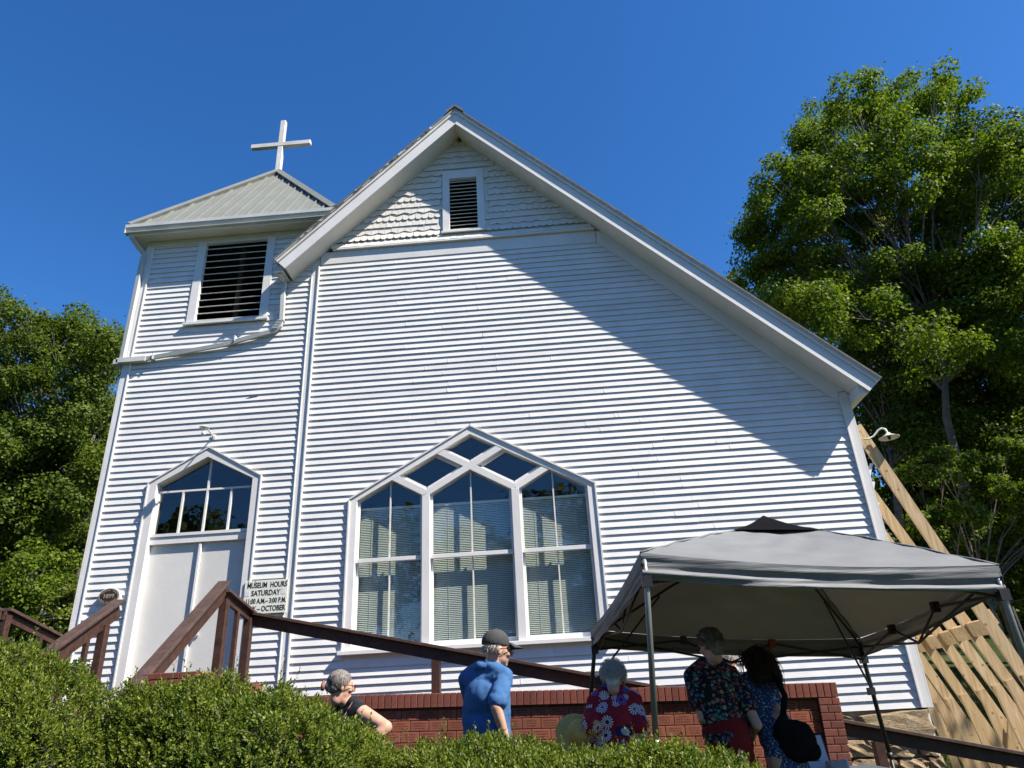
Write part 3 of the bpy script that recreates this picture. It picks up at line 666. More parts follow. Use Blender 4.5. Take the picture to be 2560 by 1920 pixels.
# outer bead
for p, q in (((WX0, WSILL), (WX0, WSH)), ((WX0, WSH), (WC, WPK)), ((WC, WPK), (WX1, WSH)), ((WX1, WSH), (WX1, WSILL))):
    MB().prism(slope_bar(p, q, .022) if p[1] <= q[1] or True else None, -.052, -.002).build('bead', 'trim_paint', win)
MB().box(WX0-.05, WX1+.05, -.10, .13, WSILL-.025, WSILL+.029).build('sill', 'trim_paint', win, bevel=.004)
lights = ((WX0+FW, M1-.058), (M1+.058, M2-.058), (M2+.058, WX1-FW))
for k, (a, b_) in enumerate(lights):
    xm = (a+b_)/2; zb = WSILL+.03; zs = WSH-.05; zp = zs+SLW*(b_-a)/2+.07
    sash = MB(); st = .035
    sash.box(a, a+st, .03, .07, 3.655, zs+.10); sash.box(b_-st, b_, .03, .07, 3.655, zs+.10); sash.box(a, b_, .012, .07, 3.60, 3.655)
    sash.box(a, a+st, .075, .11, zb, 3.6); sash.box(b_-st, b_, .075, .11, zb, 3.6); sash.box(a+st, b_-st, .076, .112, zb, zb+.075)
    so_ = sash.build('sash', 'trim_paint', win, bevel=.002)
    MB().box(xm-.010, xm+.010, .036, .064, 3.655, zp-.02).build('muntin', 'slat_paint', win); MB().box(xm-.010, xm+.010, .08, .105, zb+.075, 3.6).build('muntin', 'slat_paint', win)
    for (u0, u1) in ((a+st, xm-.01), (xm+.01, b_-st)):
        zt = lambda u: zs+SLW*((u-a) if u < xm else (b_-u))+.05
        MB().prism([(u0, 3.656), (u1, 3.656), (u1, zt(u1)), (u0, zt(u0))], .047, .051).build('pane', 'window_glass', win)
        MB().prism([(u0, zb+.076), (u1, zb+.076), (u1, 3.599), (u0, 3.599)], .09, .094).build('pane', 'window_glass', win)
    bl = MB(); zz = zb+.05
    while zz < 4.40:
        bl.add([(a+.02, .150, zz), (b_-.02, .150, zz), (b_-.02, .163, zz+.0215), (a+.02, .163, zz+.0215)], [(0, 1, 2, 3)]); zz += .0255
    bl.box(a+.015, b_-.015, .14, .17, 4.40, 4.435)
    for u in (.2, .8): xx = a+(b_-a)*u; bl.box(xx-.002, xx+.002, .146, .149, zb+.05, 4.4)
    tag(bl.build('blind', 'vinyl_blind', win), 'closed venetian blind behind the glass')
def meet(x0, s0, x1, s1):       # where two tracery lines cross (x on the shoulder line, slope sign)
    x = (s0*x0-s1*x1)/(s0-s1); return (x, WSH+SLW*s0*(x-x0))
for dg in ([meet(M1, -1, WX0, 1), (M1, WSH), meet(M1, 1, M2, -1), meet(M2, -1, WX0, 1)], [meet(M1, 1, M2, -1), (M2, WSH), meet(M2, 1, WX1, -1), meet(M1, 1, WX1, -1)], [meet(M2, -1, WX0, 1), meet(M1, 1, M2, -1), meet(M1, 1, WX1, -1), (WC, WPK)]):
    dg = [(x, z_+.02) for x, z_ in dg]; MB().prism(dg, .06, .064).build('pane', 'window_glass', win); c = sum((Vector(q_) for q_ in dg), Vector((0, 0)))/4
    for i in range(4):
        p, q = Vector(dg[i]), Vector(dg[(i+1) % 4]); p2 = c+(p-c)*.78; q2 = c+(q-c)*.78
        MB().prism(slope_bar(p2, q2, .045), .02, .059).build('stop_bead', 'trim_paint', win)

# ------------------------------------------------------------------ double door with transom
df = MB(); DW = .135
df.prism([(DX0, DFL), (DX0+DW, DFL), (DX0+DW, DSH-.03), (DX0, DSH)], -.034, .14)
df.prism([(DX1-DW, DFL), (DX1, DFL), (DX1, DSH), (DX1-DW, DSH-.03)], -.034, .14)
dz = DW*1.16; sd = (DPK-DSH)/(DC-DX0)
df.prism([(DX0+.001, DSH+.001), (DX0+DW, DSH-.029), (DC, DPK-dz), (DC, DPK)], -.0335, .14)
df.prism([(DC, DPK-dz), (DX1-DW, DSH-.029), (DX1-.001, DSH+.001), (DC, DPK)], -.0335, .14)
door = df.build('double_door', 'trim_paint', church, bevel=.003)
for p, q in (((DX0, DFL), (DX0, DSH)), ((DX0, DSH), (DC, DPK)), ((DC, DPK), (DX1, DSH)), ((DX1, DSH), (DX1, DFL))): MB().prism(slope_bar(p, q, .02), -.05, -.002).build('bead', 'trim_paint', door)
a, b_ = DX0+DW, DX1-DW
MB().box(a, b_, .035, .14, 4.065, 4.175).build('transom_bar', 'trim_paint', door, bevel=.003); MB().box(a, b_, .02, .05, 4.176, 4.22).build('transom_sill', 'trim_paint', door)
lf = MB().box(a, DC+.02, .085, .13, DFL+.01, 4.063).build('door_leaf', 'door_paint', door); MB().box(DC+.045, b_, .087, .13, DFL+.01, 4.063).build('door_leaf', 'door_paint', door)
MB().box(DC+.005, DC+.046, .045, .084, DFL+.01, 4.05).build('astragal', 'trim_paint', door, bevel=.004)
MB().ell((DC+.13, .035, 2.74), (.032, .03, .032)).build('door_knob', 'chrome', door, True); MB().tube([(DC+.13, .04, 2.74), (DC+.13, .09, 2.74)], .014, 10).build('knob_stem', 'chrome', door); MB().tube([(DC+.13, .072, 2.74), (DC+.13, .087, 2.74)], .035, 14).build('knob_rose', 'chrome', door)
for x in (a+.01, -5.645, -5.265, -4.885, b_-.01): MB().box(x-.014, x+.014, .055, .095, 4.22, (4.865 if abs(x-DC) > .1 else DPK-dz)).build('muntin', 'trim_paint', door)
MB().box(a, b_, .057, .093, 4.868, 4.896).build('muntin', 'trim_paint', door)
for u0, u1 in ((a+.02, -5.66), (-5.63, -5.28), (-5.25, -4.90), (-4.87, b_-.02)): MB().box(u0, u1, .073, .077, 4.22, 4.868).build('pane', 'window_glass', door)
for u0, u1 in ((a, DC-.01), (DC+.01, b_)):
    zt = lambda u: DSH-.03+sd*((u-a) if u < DC else (b_-u))
    MB().prism([(u0, 4.896), (u1, 4.896), (u1, zt(u1)), (u0, zt(u0))], .073, .077).build('pane', 'window_glass', door)

# ------------------------------------------------------------------ rubble foundation
fnd = MB().box(-3.6, 4.46, .06, .4, -.45, 1.335).build('foundation', 'mortar', church)
def stone_mesh(rng, sx, sy, sz):
    bm = bmesh.new(); bmesh.ops.create_cube(bm, size=2); bmesh.ops.subdivide_edges(bm, edges=bm.edges[:], cuts=4, use_grid_fill=True)
    ph = [rng.uniform(0, 9) for _ in range(6)]
    for v in bm.verts:
        p = v.co.copy(); q = p.normalized()*1.28; p = p.lerp(q, .30)
        nz = .13*math.sin(3.1*p.x+ph[0])*math.sin(2.7*p.z+ph[1])+.09*math.sin(6.3*p.x+4.1*p.z+ph[2])+.07*math.sin(9*p.z-5*p.x+ph[3])+.05*math.sin(13*p.x+11*p.z+ph[4])
        p *= 1+nz*.55; p.y += -abs(nz)*.9; v.co = Vector((p.x*sx, p.y*sy, p.z*sz))
    me = bpy.data.meshes.new('stone'); bm.to_mesh(me); bm.free(); me.materials.append(MATS['rubble_stone'])
    for p in me.polygons: p.use_smooth = False
    return me
rs = random.Random(5); STM = [stone_mesh(rs, 1, 1, 1) for _ in range(9)]
def stone(x, zc, w, h, y=.05):
    o = bpy.data.objects.new('stone', rs.choice(STM)); COL.objects.link(o); o.parent = fnd; o.location = (x, y, zc); o.scale = (w/2*.93, .10, h/2*.90); o.rotation_euler = (0, R(rs.uniform(-4, 4)), 0)
stone(4.10, 1.115, .92, .40, .02); stone(3.30, 1.20, .62, .2, .05); stone(2.7, 1.19, .5, .24, .06)
zr_ = [(.90, .22), (.70, .2), (.50, .22), (.28, .22), (.06, .22), (-.16, .22)]
for zc, h in zr_:
    x = -3.5
    while x < 4.5:
        w = rs.uniform(.24, .62); w = min(w, 4.56-x)
        if w > .1: stone(x+w/2, zc+rs.uniform(-.02, .02), w, h*rs.uniform(.9, 1.1))
        x += w+.015
x = -3.5
while x < 2.4:
    w = rs.uniform(.3, .6); stone(x+w/2, 1.15, w, .3); x += w+.015

# ------------------------------------------------------------------ fixtures and signs on the wall
def lamp_entry():
    t = thing('wall_lamp', 'small white bulb lamp on a bracket above the double door', 'lamp', (-5.25, -.016, 5.72))
    b0 = Vector((-5.25, -.014, 5.72)); tip = at(511, 1069, -.42)
    MB().tube([b0, b0+Vector((0, -.02, 0))], .04, 12).build('wall_plate', 'trim_paint', t); MB().tube([b0, tip+Vector((.03, .03, .0)), tip], .012, 8).build('arm', 'trim_paint', t)
    MB().lathe([(.01, .03), (.055, .012), (.075, 0), (.07, -.004), (.02, -.01)], tip, 20).build('shade', 'lamp_enamel', t, True)
    MB().lathe([(.012, -.01), (.014, -.04), (.033, -.085), (.028, -.115), (.001, -.128)], tip, 16).build('bulb', 'bulb', t, True)
lamp_entry()
def lamp_goose():
    b0 = Vector((4.607, .06, 4.98)); t = thing('wall_lamp', 'cream gooseneck lamp with round shade on the eave corner', 'lamp', b0)
    pts = [b0, at(2170, 1098, .06), at(2185, 1090, .05), at(2195, 1076, .04), at(2204, 1070.5, .03), at(2213, 1073, .02), at(2219, 1082, .01), at(2222, 1091, 0.)]
    MB().tube(pts, .014, 8).build('arm', 'lamp_enamel', t, True); MB().tube([b0, b0+Vector((.015, 0, 0))], .045, 12).build('wall_plate', 'lamp_enamel', t)
    c = pts[-1]
    MB().lathe([(.02, .06), (.045, .03), (.10, .0), (.145, -.02), (.14, -.024), (.05, -.005), (.03, .0)], c, 28).build('shade', 'lamp_enamel', t, True)
    MB().lathe([(.022, 0), (.024, -.045), (.001, -.048)], c, 12).build('socket', 'dark_steel', t, True)
lamp_goose()
sg = thing('museum_hours_sign', 'pale sign board with black opening hours lettering beside the door', 'sign', (-4.146, -.04, 2.965))
sx0, sx1, sz0, sz1 = -4.462, -3.832, 2.966, 3.424
MB().box(sx0, sx1, -.056, -.042, sz0, sz1).build('board', 'sign_board', sg, bevel=.002)
for txt, zc, sz, sx in (('MUSEUM  HOURS', 3.356, .106, .80), ('SATURDAY', 3.247, .106, .83), ('11:00 A.M.\u2013 3:00 P.M.', 3.137, .096, .745), ('MAY \u2013 OCTOBER', 3.030, .102, .82)):
    me = text_mesh(txt, sz, .0022, .0008, sx=sx); w = max(v.co.x for v in me.vertices)-min(v.co.x for v in me.vertices)
    lim = .575 if 'SAT' not in txt else .42
    me.transform(Matrix.Scale(min(1.35, lim/w), 4, (1, 0, 0)))
    put('lettering', me, 'black_letter', sg, ((sx0+sx1)/2+(.012 if 'SAT' not in txt else .0), -.0575, zc))
MB().box(-4.455, -4.385, -.0585, -.0562, 3.215, 3.285).build('blank_patch', 'sign_patch', sg); MB().box(-3.925, -3.858, -.0585, -.0562, 3.22, 3.305).build('blank_patch', 'sign_patch', sg)
for x, zz in ((-4.31, 3.415), (-3.845, 3.408), (-4.41, 3.41)): MB().box(x-.003, x+.003, -.0595, -.0562, zz-.008, zz+.008).build('nail', 'dirt_spot', sg)
pq = thing('date_plaque', 'dark bronze oval date plaque on a white backing beside the door', 'plaque', (-6.448, -.02, 3.22))
def oval(rx, rz, y0, y1, n=40): return MB().prism([(-6.448+rx*math.cos(2*math.pi*i/n), 3.331+rz*math.sin(2*math.pi*i/n)) for i in range(n)], y0, y1)
oval(.162, .122, -.075, -.016).build('backing', 'trim_paint', pq); oval(.148, .108, -.085, -.0755).build('plate', 'bronze', pq)
rim = MB(); n = 48
for i in range(n):
    a0, a1 = 2*math.pi*i/n, 2*math.pi*(i+1)/n
    rim.prism([(-6.448+r*math.cos(a), 3.331+r*.73*math.sin(a)) for r, a in ((.136, a0), (.136, a1), (.143, a1), (.143, a0))][::-1], -.089, -.0852)
rim.build('rim', 'raised_bronze', pq)
put('numerals', text_mesh('1899', .085, .0008, .002), 'raised_bronze', pq, (-6.448, -.087, 3.331))
rr_ = random.Random(3); mk = MB()
for i in range(44):
    a = 2*math.pi*(i+.5)/44
    if abs(math.cos(a)) > .93 or rr_.random() < .12: continue
    mk.obox((-6.448+.118*math.cos(a), -.0865, 3.331+.083*math.sin(a)), ((1, 0, 0), (0, 1, 0), (0, 0, 1)), (.0035, .0012, .0075))
mk.build('worn_lettering', 'raised_bronze', pq)

# ================================================================== entrance steps, landing, ramp
LZ = 1.76
steps = thing('entrance_steps', 'brown timber entrance landing with steps below the double door', 'steps', (-4.4, -2.2, gz(-4.4, -4)))
for i in range(8):
    z1 = LZ-.182*i; y1 = -2.02-.235*i
    if z1-.182 < .2: break
    if i: MB().box(-5.10, -3.80, y1-.02, y1+.255, z1-.04, z1).build('tread', 'stained_timber', steps); MB().box(-5.09, -3.81, y1+.236, y1+.254, z1, z1+.182-.04).build('riser', 'stained_timber', steps)
for i in range(15): y = -2.05+i*.137; MB().box(-6.55, -3.78, y, y+.131, LZ-.04, LZ-.0005*(i % 2)).build('deck_board', 'stained_timber', steps)
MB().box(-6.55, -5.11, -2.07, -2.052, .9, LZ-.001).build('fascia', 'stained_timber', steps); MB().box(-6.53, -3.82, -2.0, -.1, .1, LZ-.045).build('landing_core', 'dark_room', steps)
for x in (-5.07, -3.83): MB().prism([(0, 0)]*0 or [(x-.02, .25), (x+.02, .25), (x+.02, 1.3), (x-.02, 1.3)], -2.6, -2.1).build('stringer', 'stained_timber', steps)
ramp = thing('ramp', 'brown timber access ramp sloping down along the church front', 'ramp', (.5, -.85, .3))
def rz(x): return 2.781-(x+3.746)*.2247            # handrail height along the ramp
nb = 64
for i in range(nb):
    x = -3.74+i*.145; zt = rz(x)-1.0
    MB().beam((x+.072, -1.47, zt), (x+.072, -.30, zt), .14, .035, (1, 0, -.2247)).build('deck_board', 'stained_timber', ramp)
def rail(parent, p, q, face=-1, cap=.14, board=.095, over=.0, name=''):
    p, q = Vector(p), Vector(q); d = (q-p).normalized(); side = d.cross(Vector((0, 0, 1))).normalized(); up = side.cross(d)
    MB().beam(p-d*over, q+d*over, cap, .036, side).build('rail_cap', 'stained_cap', parent, bevel=.004)
    o = up*(-.019-board/2); MB().beam(p+o, q+o, .038, board, side).build('rail_board', 'stained_timber', parent, bevel=.003)
def post(parent, x, y, z0, z1, w=.088, name='post'): return MB().box(x-w/2, x+w/2, y-w/2, y+w/2, z0, z1).build(name, 'stained_timber', parent, bevel=.004)
rr = thing('ramp_railing', 'long dark brown ramp handrail descending past the traceried window', 'railing', (0, -1.42, .4))
rail(rr, (-3.746, -1.42, rz(-3.746)), (5.9, -1.42, rz(5.9)), board=.125)
for x in (-1.478, .95, 3.3, 5.6): post(rr, x, -1.40, rz(x)-1.1, rz(x)-.14, .10)
for x in (-2.6, -.3, 2.1): pass
sr = thing('stair_railing', 'brown timber stair handrail with square posts beside the hours sign', 'railing', (-3.75, -2.4, .4))
rail(sr, (-3.75, -3.95, 1.72), (-3.75, -2.27, 2.985), over=.06, board=.15); rail(sr, (-3.75, -2.20, 2.93), (-3.75, -1.412, 2.783))
post(sr, -3.75, -2.16, LZ, 2.84); post(sr, -3.75, -1.46, LZ, 2.72); post(sr, -3.75, -1.80, LZ, 2.76, .05, 'baluster'); post(sr, -3.75, -3.75, .25, 1.70)
for y in (): zt = 2.985-(-2.27-y)*.753-.16; post(sr, -3.75, y, zt-.75, zt, .042, 'baluster')
sl_ = thing('stair_railing', 'brown timber stair handrail ending below the oval date plaque', 'railing', (-5.15, -2.2, .4))
rail(sl_, (-5.15, -3.75, 1.815), (-5.15, -1.93, 2.925), over=.03, board=.16); post(sl_, -5.15, -2.09, LZ, 2.65); post(sl_, -5.15, -2.36, 1.5, 2.48, .05, 'baluster'); post(sl_, -5.15, -3.6, .3, 1.72); post(sl_, -5.15, -2.9, .9, 2.1, .05, 'baluster')
lr = thing('landing_railing', 'reddish brown landing railing at the far end beside the trees', 'railing', (-6.42, -1.5, .4))
a, b_ = Vector((-6.42, -2.03, 2.90)), Vector((-6.42, -.75, 2.64)); rail(lr, a, b_, board=.10); post(lr, -6.42, -2.0, LZ-.4, 2.84); post(lr, -6.42, -1.35, LZ, 2.67, .05, 'baluster'); post(lr, -6.42, -.8, LZ, 2.55, .06, 'baluster')
rail(lr, (-6.45, -2.06, 2.90), (-7.9, -2.5, 2.72), board=.10); post(lr, -7.8, -2.47, .5, 2.66); post(lr, -7.1, -2.25, .5, 2.70, .05, 'baluster')
urn = thing('garden_urn', 'small brown urn with white flowers behind the stair railing', 'urn', (-5.62, -1.55, LZ))
MB().lathe([(.02, 0), (.09, .0), (.10, .03), (.05, .08), (.06, .14), (.13, .26), (.15, .36), (.13, .40), (.15, .43), (.13, .45), (.10, .42), (.0, .41)], (-5.62, -1.55, LZ), 20).build('pot', 'clay', urn, True)
fl = MB(); rf = random.Random(4)
for i in range(26): fl.ell((-5.62+rf.uniform(-.09, .09), -1.55+rf.uniform(-.09, .09), LZ+.45+rf.uniform(0, .13)), (.028, .028, .02), None, 6, 4)
fl.build('flowers', 'trim_paint', urn)

# ================================================================== brick cheek wall beside the steps
BW, BH, BD = .195, .062, .09
def brick_mesh(w, h, d, mat, bev=.0035):
    me = bpy.data.meshes.new('brick'); bm = bmesh.new(); bmesh.ops.create_cube(bm, size=1)
    for v in bm.verts: v.co = Vector((v.co.x*w, v.co.y*d, v.co.z*h))
    bmesh.ops.bevel(bm, geom=bm.edges[:], offset=bev, segments=1, affect='EDGES'); bm.to_mesh(me); bm.free(); me.materials.append(MATS[mat]); return me
def place(name, me, parent, loc, rot=(0, 0, 0)):
    o = bpy.data.objects.new(name, me); COL.objects.link(o); o.parent = parent; o.location = loc; o.rotation_euler = rot; return o
rb = random.Random(9)
ck = thing('brick_cheek_wall', 'low red brick cheek wall at the side of the steps', 'brick wall', (-3.5, -3.6, 0))
MB().box(-3.69, -3.27, -3.59, -1.95, 0, 1.93).build('core', 'mortar', ck)
mbk = brick_mesh(BW, BH, BD, 'brick_face'); mhalf = brick_mesh(BW/2-.005, BH, BD, 'brick_face'); mside = mbk
for r_ in range(20):
    zc = 1.90-r_*.072
    for i in range(4):
        x = -3.70+.1+i*.205-(.1 if r_ % 2 else 0)
        if -3.74 < x-.09 and x+.09 < -3.24: place('brick', mbk, ck, (x+3.5, -.0, zc))
    for i in range(7): place('brick', mbk, ck, (-3.70+3.5, .13+i*.205+(.1 if r_ % 2 else 0), zc), (0, 0, R(90))); place('brick', mbk, ck, (-3.27+3.5, .13+i*.205+(.1 if r_ % 2 else 0), zc), (0, 0, R(90)))
for i in range(3): place('coping_brick', brick_mesh(.16, .05, .36, 'brick_face') if i == 0 else bpy.data.objects['coping_brick'].data, ck, (-.145+i*.165, .14, 1.965))

# ================================================================== memorial wall with engraved bricks
THW = math.atan(.136/5.31)
mw = thing('memorial_wall', 'long low red brick wall of engraved memorial bricks under the window', 'brick wall', (-2.39, -1.65, 1.79)); mw.rotation_euler = (0, THW, 0)
def mwb(mb, name, mat): return put(name, mb.mesh(name), mat, mw)
X0, X1, PZ0 = -1.15, 5.315, -1.75
mwb(MB().box(X0+.01, X1-.01, .055, .195, PZ0, -.004), 'core', 'mortar_dark'); mwb(MB().box(5.105, X1-.006, .012, .19, PZ0, -.15), 'pier_core', 'mortar')
ms = brick_mesh(.066, .145, .19, 'brick_face'); nso = int((X1-X0)/.0738)
for i in range(nso): place('soldier_brick', ms, mw, (X1-.037-i*.0738, .095+rb.uniform(-.002, .002), -.0725), (0, R(rb.uniform(-.5, .5)), 0))
mwb(MB().box(X0+.01, X1-.01, .014, .19, -.143, -.006), 'soldier_mortar', 'mortar')
me_ = brick_mesh(.1995, .1005, .05, 'brick_engraved', .003); me_h = brick_mesh(.0945, .1005, .05, 'brick_engraved', .003)
PX1 = 5.095; low = MB()
for r_ in range(14):
    zc = -.145-.022-.054-r_*.1083; sh = .103 if r_ % 2 else 0
    i = 0; x = PX1-.006-.1-sh
    if sh:
        (place('engraved_brick', me_h, mw, (PX1-.006-.048, .066, zc)) if r_ < 10 else low.box(PX1-.1, PX1-.006, .042, .09, zc-.05, zc+.05)); x = PX1-.006-.206*.5-.1-.001
    while x > X0+.1:
        if r_ < 10: place('engraved_brick', me_, mw, (x, .067+rb.uniform(-.002, .002), zc), (R(rb.uniform(-.4, .4)), 0, 0))
        else: low.box(x-.1, x+.1, .042, .09, zc-.05, zc+.05)
        x -= .206
tag(put('lower_brickwork', low.mesh('lower_brickwork'), 'brick_engraved', mw), kind='stuff')
mpA = brick_mesh(.135, .064, .19, 'brick_face'); mpB = brick_mesh(.078, .064, .19, 'brick_face')
for r_ in range(21):
    zc = -.145-.04-r_*.0755
    la, lb = (mpA, mpB) if r_ % 2 == 0 else (mpB, mpA); wa, wb = (.135, .078) if r_ % 2 == 0 else (.078, .135)
    place('pier_brick', la, mw, (5.095+wa/2, .096, zc)); place('pier_brick', lb, mw, (X1-wb/2, .096, zc))
mwb(MB().box(2.0, 2.05, -.004, .02, -.10, -.05), 'chipped_face', 'mortar_dark') if False else None

# ================================================================== pop-up canopy
cp = dict(NL=at(1609, 1446.5, -4.926), FL=at(1480, 1620.5, -2.283), FR=at(2161, 1643, -2.081), NR=at(2519, 1478.8, -4.724))
ctr = (cp['NL']+cp['FL']+cp['FR']+cp['NR'])/4; PK = at(1920, 1297, ctr.y); PK.x = PK.x*.8+ctr.x*.2
can = thing('popup_canopy', 'grey pop up canopy tent with black peak cap and steel legs', 'canopy', (ctr.x, ctr.y, gz(ctr.x, ctr.y)))
VH = .185; order = ['NL', 'NR', 'FR', 'FL']; eave = [cp[k]+Vector((0, 0, VH)) for k in order]
top = MB(); N = 32; random.seed(11)
cr_ = .16
def csurf(a, b_, u, v):          # u along the eave, v 0 at eave .. 1 at crown ring
    e = a.lerp(b_, u); sag = -.05*math.sin(math.pi*u)*(1-v)**2; cx = PK.lerp(e, cr_); cx.z = PK.z-.13
    p = e.lerp(cx, v); p.z += sag-.10*math.sin(math.pi*v)*(.35+.65*math.sin(math.pi*u))*.9+.05*math.sin(math.pi*v)
    p.z += (.012*math.sin(9*u+14*v)+.006*math.sin(23*u-17*v+1))*math.sin(math.pi*u)*math.sin(math.pi*v)+.006*math.sin(40*v*(1-u)+3)*math.exp(-6*u)+.006*math.sin(40*v*u+1)*math.exp(-6*(1-u))
    return p
for k in range(4):
    a, b_ = eave[k], eave[(k+1) % 4]; vs = [csurf(a, b_, i/N, j/N) for j in range(N+1) for i in range(N+1)]
    top.add(vs, [(j*(N+1)+i, j*(N+1)+i+1, (j+1)*(N+1)+i+1, (j+1)*(N+1)+i) for j in range(N) for i in range(N)])
ct = top.build('canopy_top', 'canopy_fabric', can, True)
for k in range(4): MB().tube([csurf(eave[k], eave[(k+1) % 4], 0, j/10)+Vector((0, 0, .003)) for j in range(11)], .008, 5).build('hip_seam', 'canopy_fabric', ct, True)
for k in range(4):               # hanging valance with bunched horizontal folds
    a, b_ = eave[k], eave[(k+1) % 4]; out = (b_-a).cross(Vector((0, 0, 1))).normalized(); nv, nu = 14, 60; vs = []
    ph = [random.uniform(0, 6) for _ in range(6)]
    for j in range(nv+1):
        for i in range(nu+1):
            u, v = i/nu, j/nv; p = a.lerp(b_, u); p.z += -.05*math.sin(math.pi*u)-VH*v*(1-.12*math.sin(math.pi*u))
            w = math.sin(math.pi*u)**.35 if 0 < u < 1 else 0
            f = .022*math.sin(v*9.5+1.6*math.sin(2.2*u+ph[0])+ph[1]*.1)*v*(.6+.4*w)+.012*math.sin(v*19+3*u*2+ph[2])*v+.007*math.sin(u*34+ph[3]+v*5)*v*w
            p += out*(f*1.0-.015*v); vs.append(p)
    MB().add(vs, [(j*(nu+1)+i, (j+1)*(nu+1)+i, (j+1)*(nu+1)+i+1, j*(nu+1)+i+1) for j in range(nv) for i in range(nu)]).build('valance', 'canopy_fabric', can, True)
cpk = MB(); kk = .30
ring = [PK.lerp(e, kk)+Vector((0, 0, .0)) for e in eave]
for i_, r_ in enumerate(ring): r_.z = csurf(eave[i_], eave[(i_+1) % 4], 0, .833).z+.018
apx = PK+Vector((0, 0, .035))
for k in range(4):
    a, b_ = ring[k], ring[(k+1) % 4]
    vs = []; n = 8
    for j in range(n+1):
        for i in range(n+1):
            p = a.lerp(b_, i/n).lerp(apx, j/n); p.z += -.02*math.sin(math.pi*j/n); vs.append(p)
    cpk.add(vs, [(j*(n+1)+i, j*(n+1)+i+1, (j+1)*(n+1)+i+1, (j+1)*(n+1)+i) for j in range(n) for i in range(n)])
cpk.build('peak_cap', 'canopy_cap', can, True)
feet = dict(NL=at(1633, 1860, -4.95), FL=at(1468, 1770, -2.33), FR=at(2233, 1905, -2.05), NR=at(2566, 1612, -4.74))
for k in order:
    a = cp[k]+(Vector((ctr.x, ctr.y, cp[k].z))-cp[k]).normalized()*.035; d = feet[k]-cp[k]; dn = d.normalized(); g = gz(a.x, a.y); L = (a.z-g)/-dn.z; ft = a+dn*L
    a2 = a+Vector((0, 0, VH-.03)); mid = a.lerp(ft, .52)
    lg = MB().tube([a2, a, mid], .0215, 10).build('leg', 'grey_steel' if k in ('NL', 'NR') else 'dark_steel', can, True)
    MB().tube([mid-dn*.05, ft], .0165, 10).build('inner_tube', 'grey_steel' if k in ('NL', 'NR') else 'dark_steel', lg, True)
    MB().tube([mid-dn*.035, mid+dn*.0, mid+dn*.02], [.027, .030, .026], 10).build('collar', 'grey_steel' if k == 'NL' else 'dark_steel', lg, True)
    MB().tube([ft-dn*.02, ft+Vector((0, 0, -.003))], [.02, .045], 10).build('foot', 'dark_steel', lg)
    MB().box(a.x-.035, a.x+.035, a.y-.035, a.y+.035, a.z-.06, a.z+.02).build('corner_bracket', 'dark_steel', lg); MB().box(a.x-.032, a.x+.032, a.y-.032, a.y+.032, a.z-.36, a.z-.29).build('slider', 'dark_steel', lg) if k in ('FL', 'FR') else None
    MB().ell(mid+dn*.4, (.022, .022, .018), None, 8, 6).build('height_button', 'red_plastic', lg) if k == 'FR' else None
for k in range(4):
    inn = lambda q_: q_+(Vector((ctr.x, ctr.y, q_.z))-q_).normalized()*.09
    A, B = inn(cp[order[k]]), inn(cp[order[(k+1) % 4]]); T = lambda u: A.lerp(B, u)+Vector((0, 0, .10)); Lw = lambda u: A.lerp(B, u)-Vector((0, 0, .10 if (order[k], order[(k+1) % 4]) != ('NL', 'NR') else -.02))
    dn_ = Vector((0, 0, -.12))
    for p, q in ((A+Vector((0, 0, -.02)), T(.33)), (A+Vector((0, 0, .10)), Lw(.5)), (T(.33), Lw(.5)), (Lw(.5), T(.67)), (T(.67), B+Vector((0, 0, -.02))), (Lw(.5), B+Vector((0, 0, .10)))):
        MB().tube([p, q], .011, 6).build('truss_bar', 'dark_steel', can)
    for u in (.33, .67): c = T(u); MB().obox(c, ((1, 0, 0), (0, 1, 0), (0, 0, 1)), (.028, .028, .042)).build('truss_joint', 'red_plastic' if (k == 2 and u < .5) else 'dark_steel', can)
hub = PK+Vector((0, 0, -.16))
for k in order: MB().tube([cp[k]+Vector((0, 0, .10)), cp[k].lerp(hub, .5)+Vector((0, 0, .10)), hub], .012, 6).build('roof_strut', 'dark_steel', can)
for k in ('FR', 'FL'): MB().tube([cp[k]+Vector((0, 0, -.32)), cp[k].lerp(hub, .42)+Vector((0, 0, .08))], .010, 6).build('strut_brace', 'dark_steel', can)
MB().tube([hub+Vector((0, 0, -.05)), PK+Vector((0, 0, -.02))], .03, 10).build('hub', 'dark_steel', can)

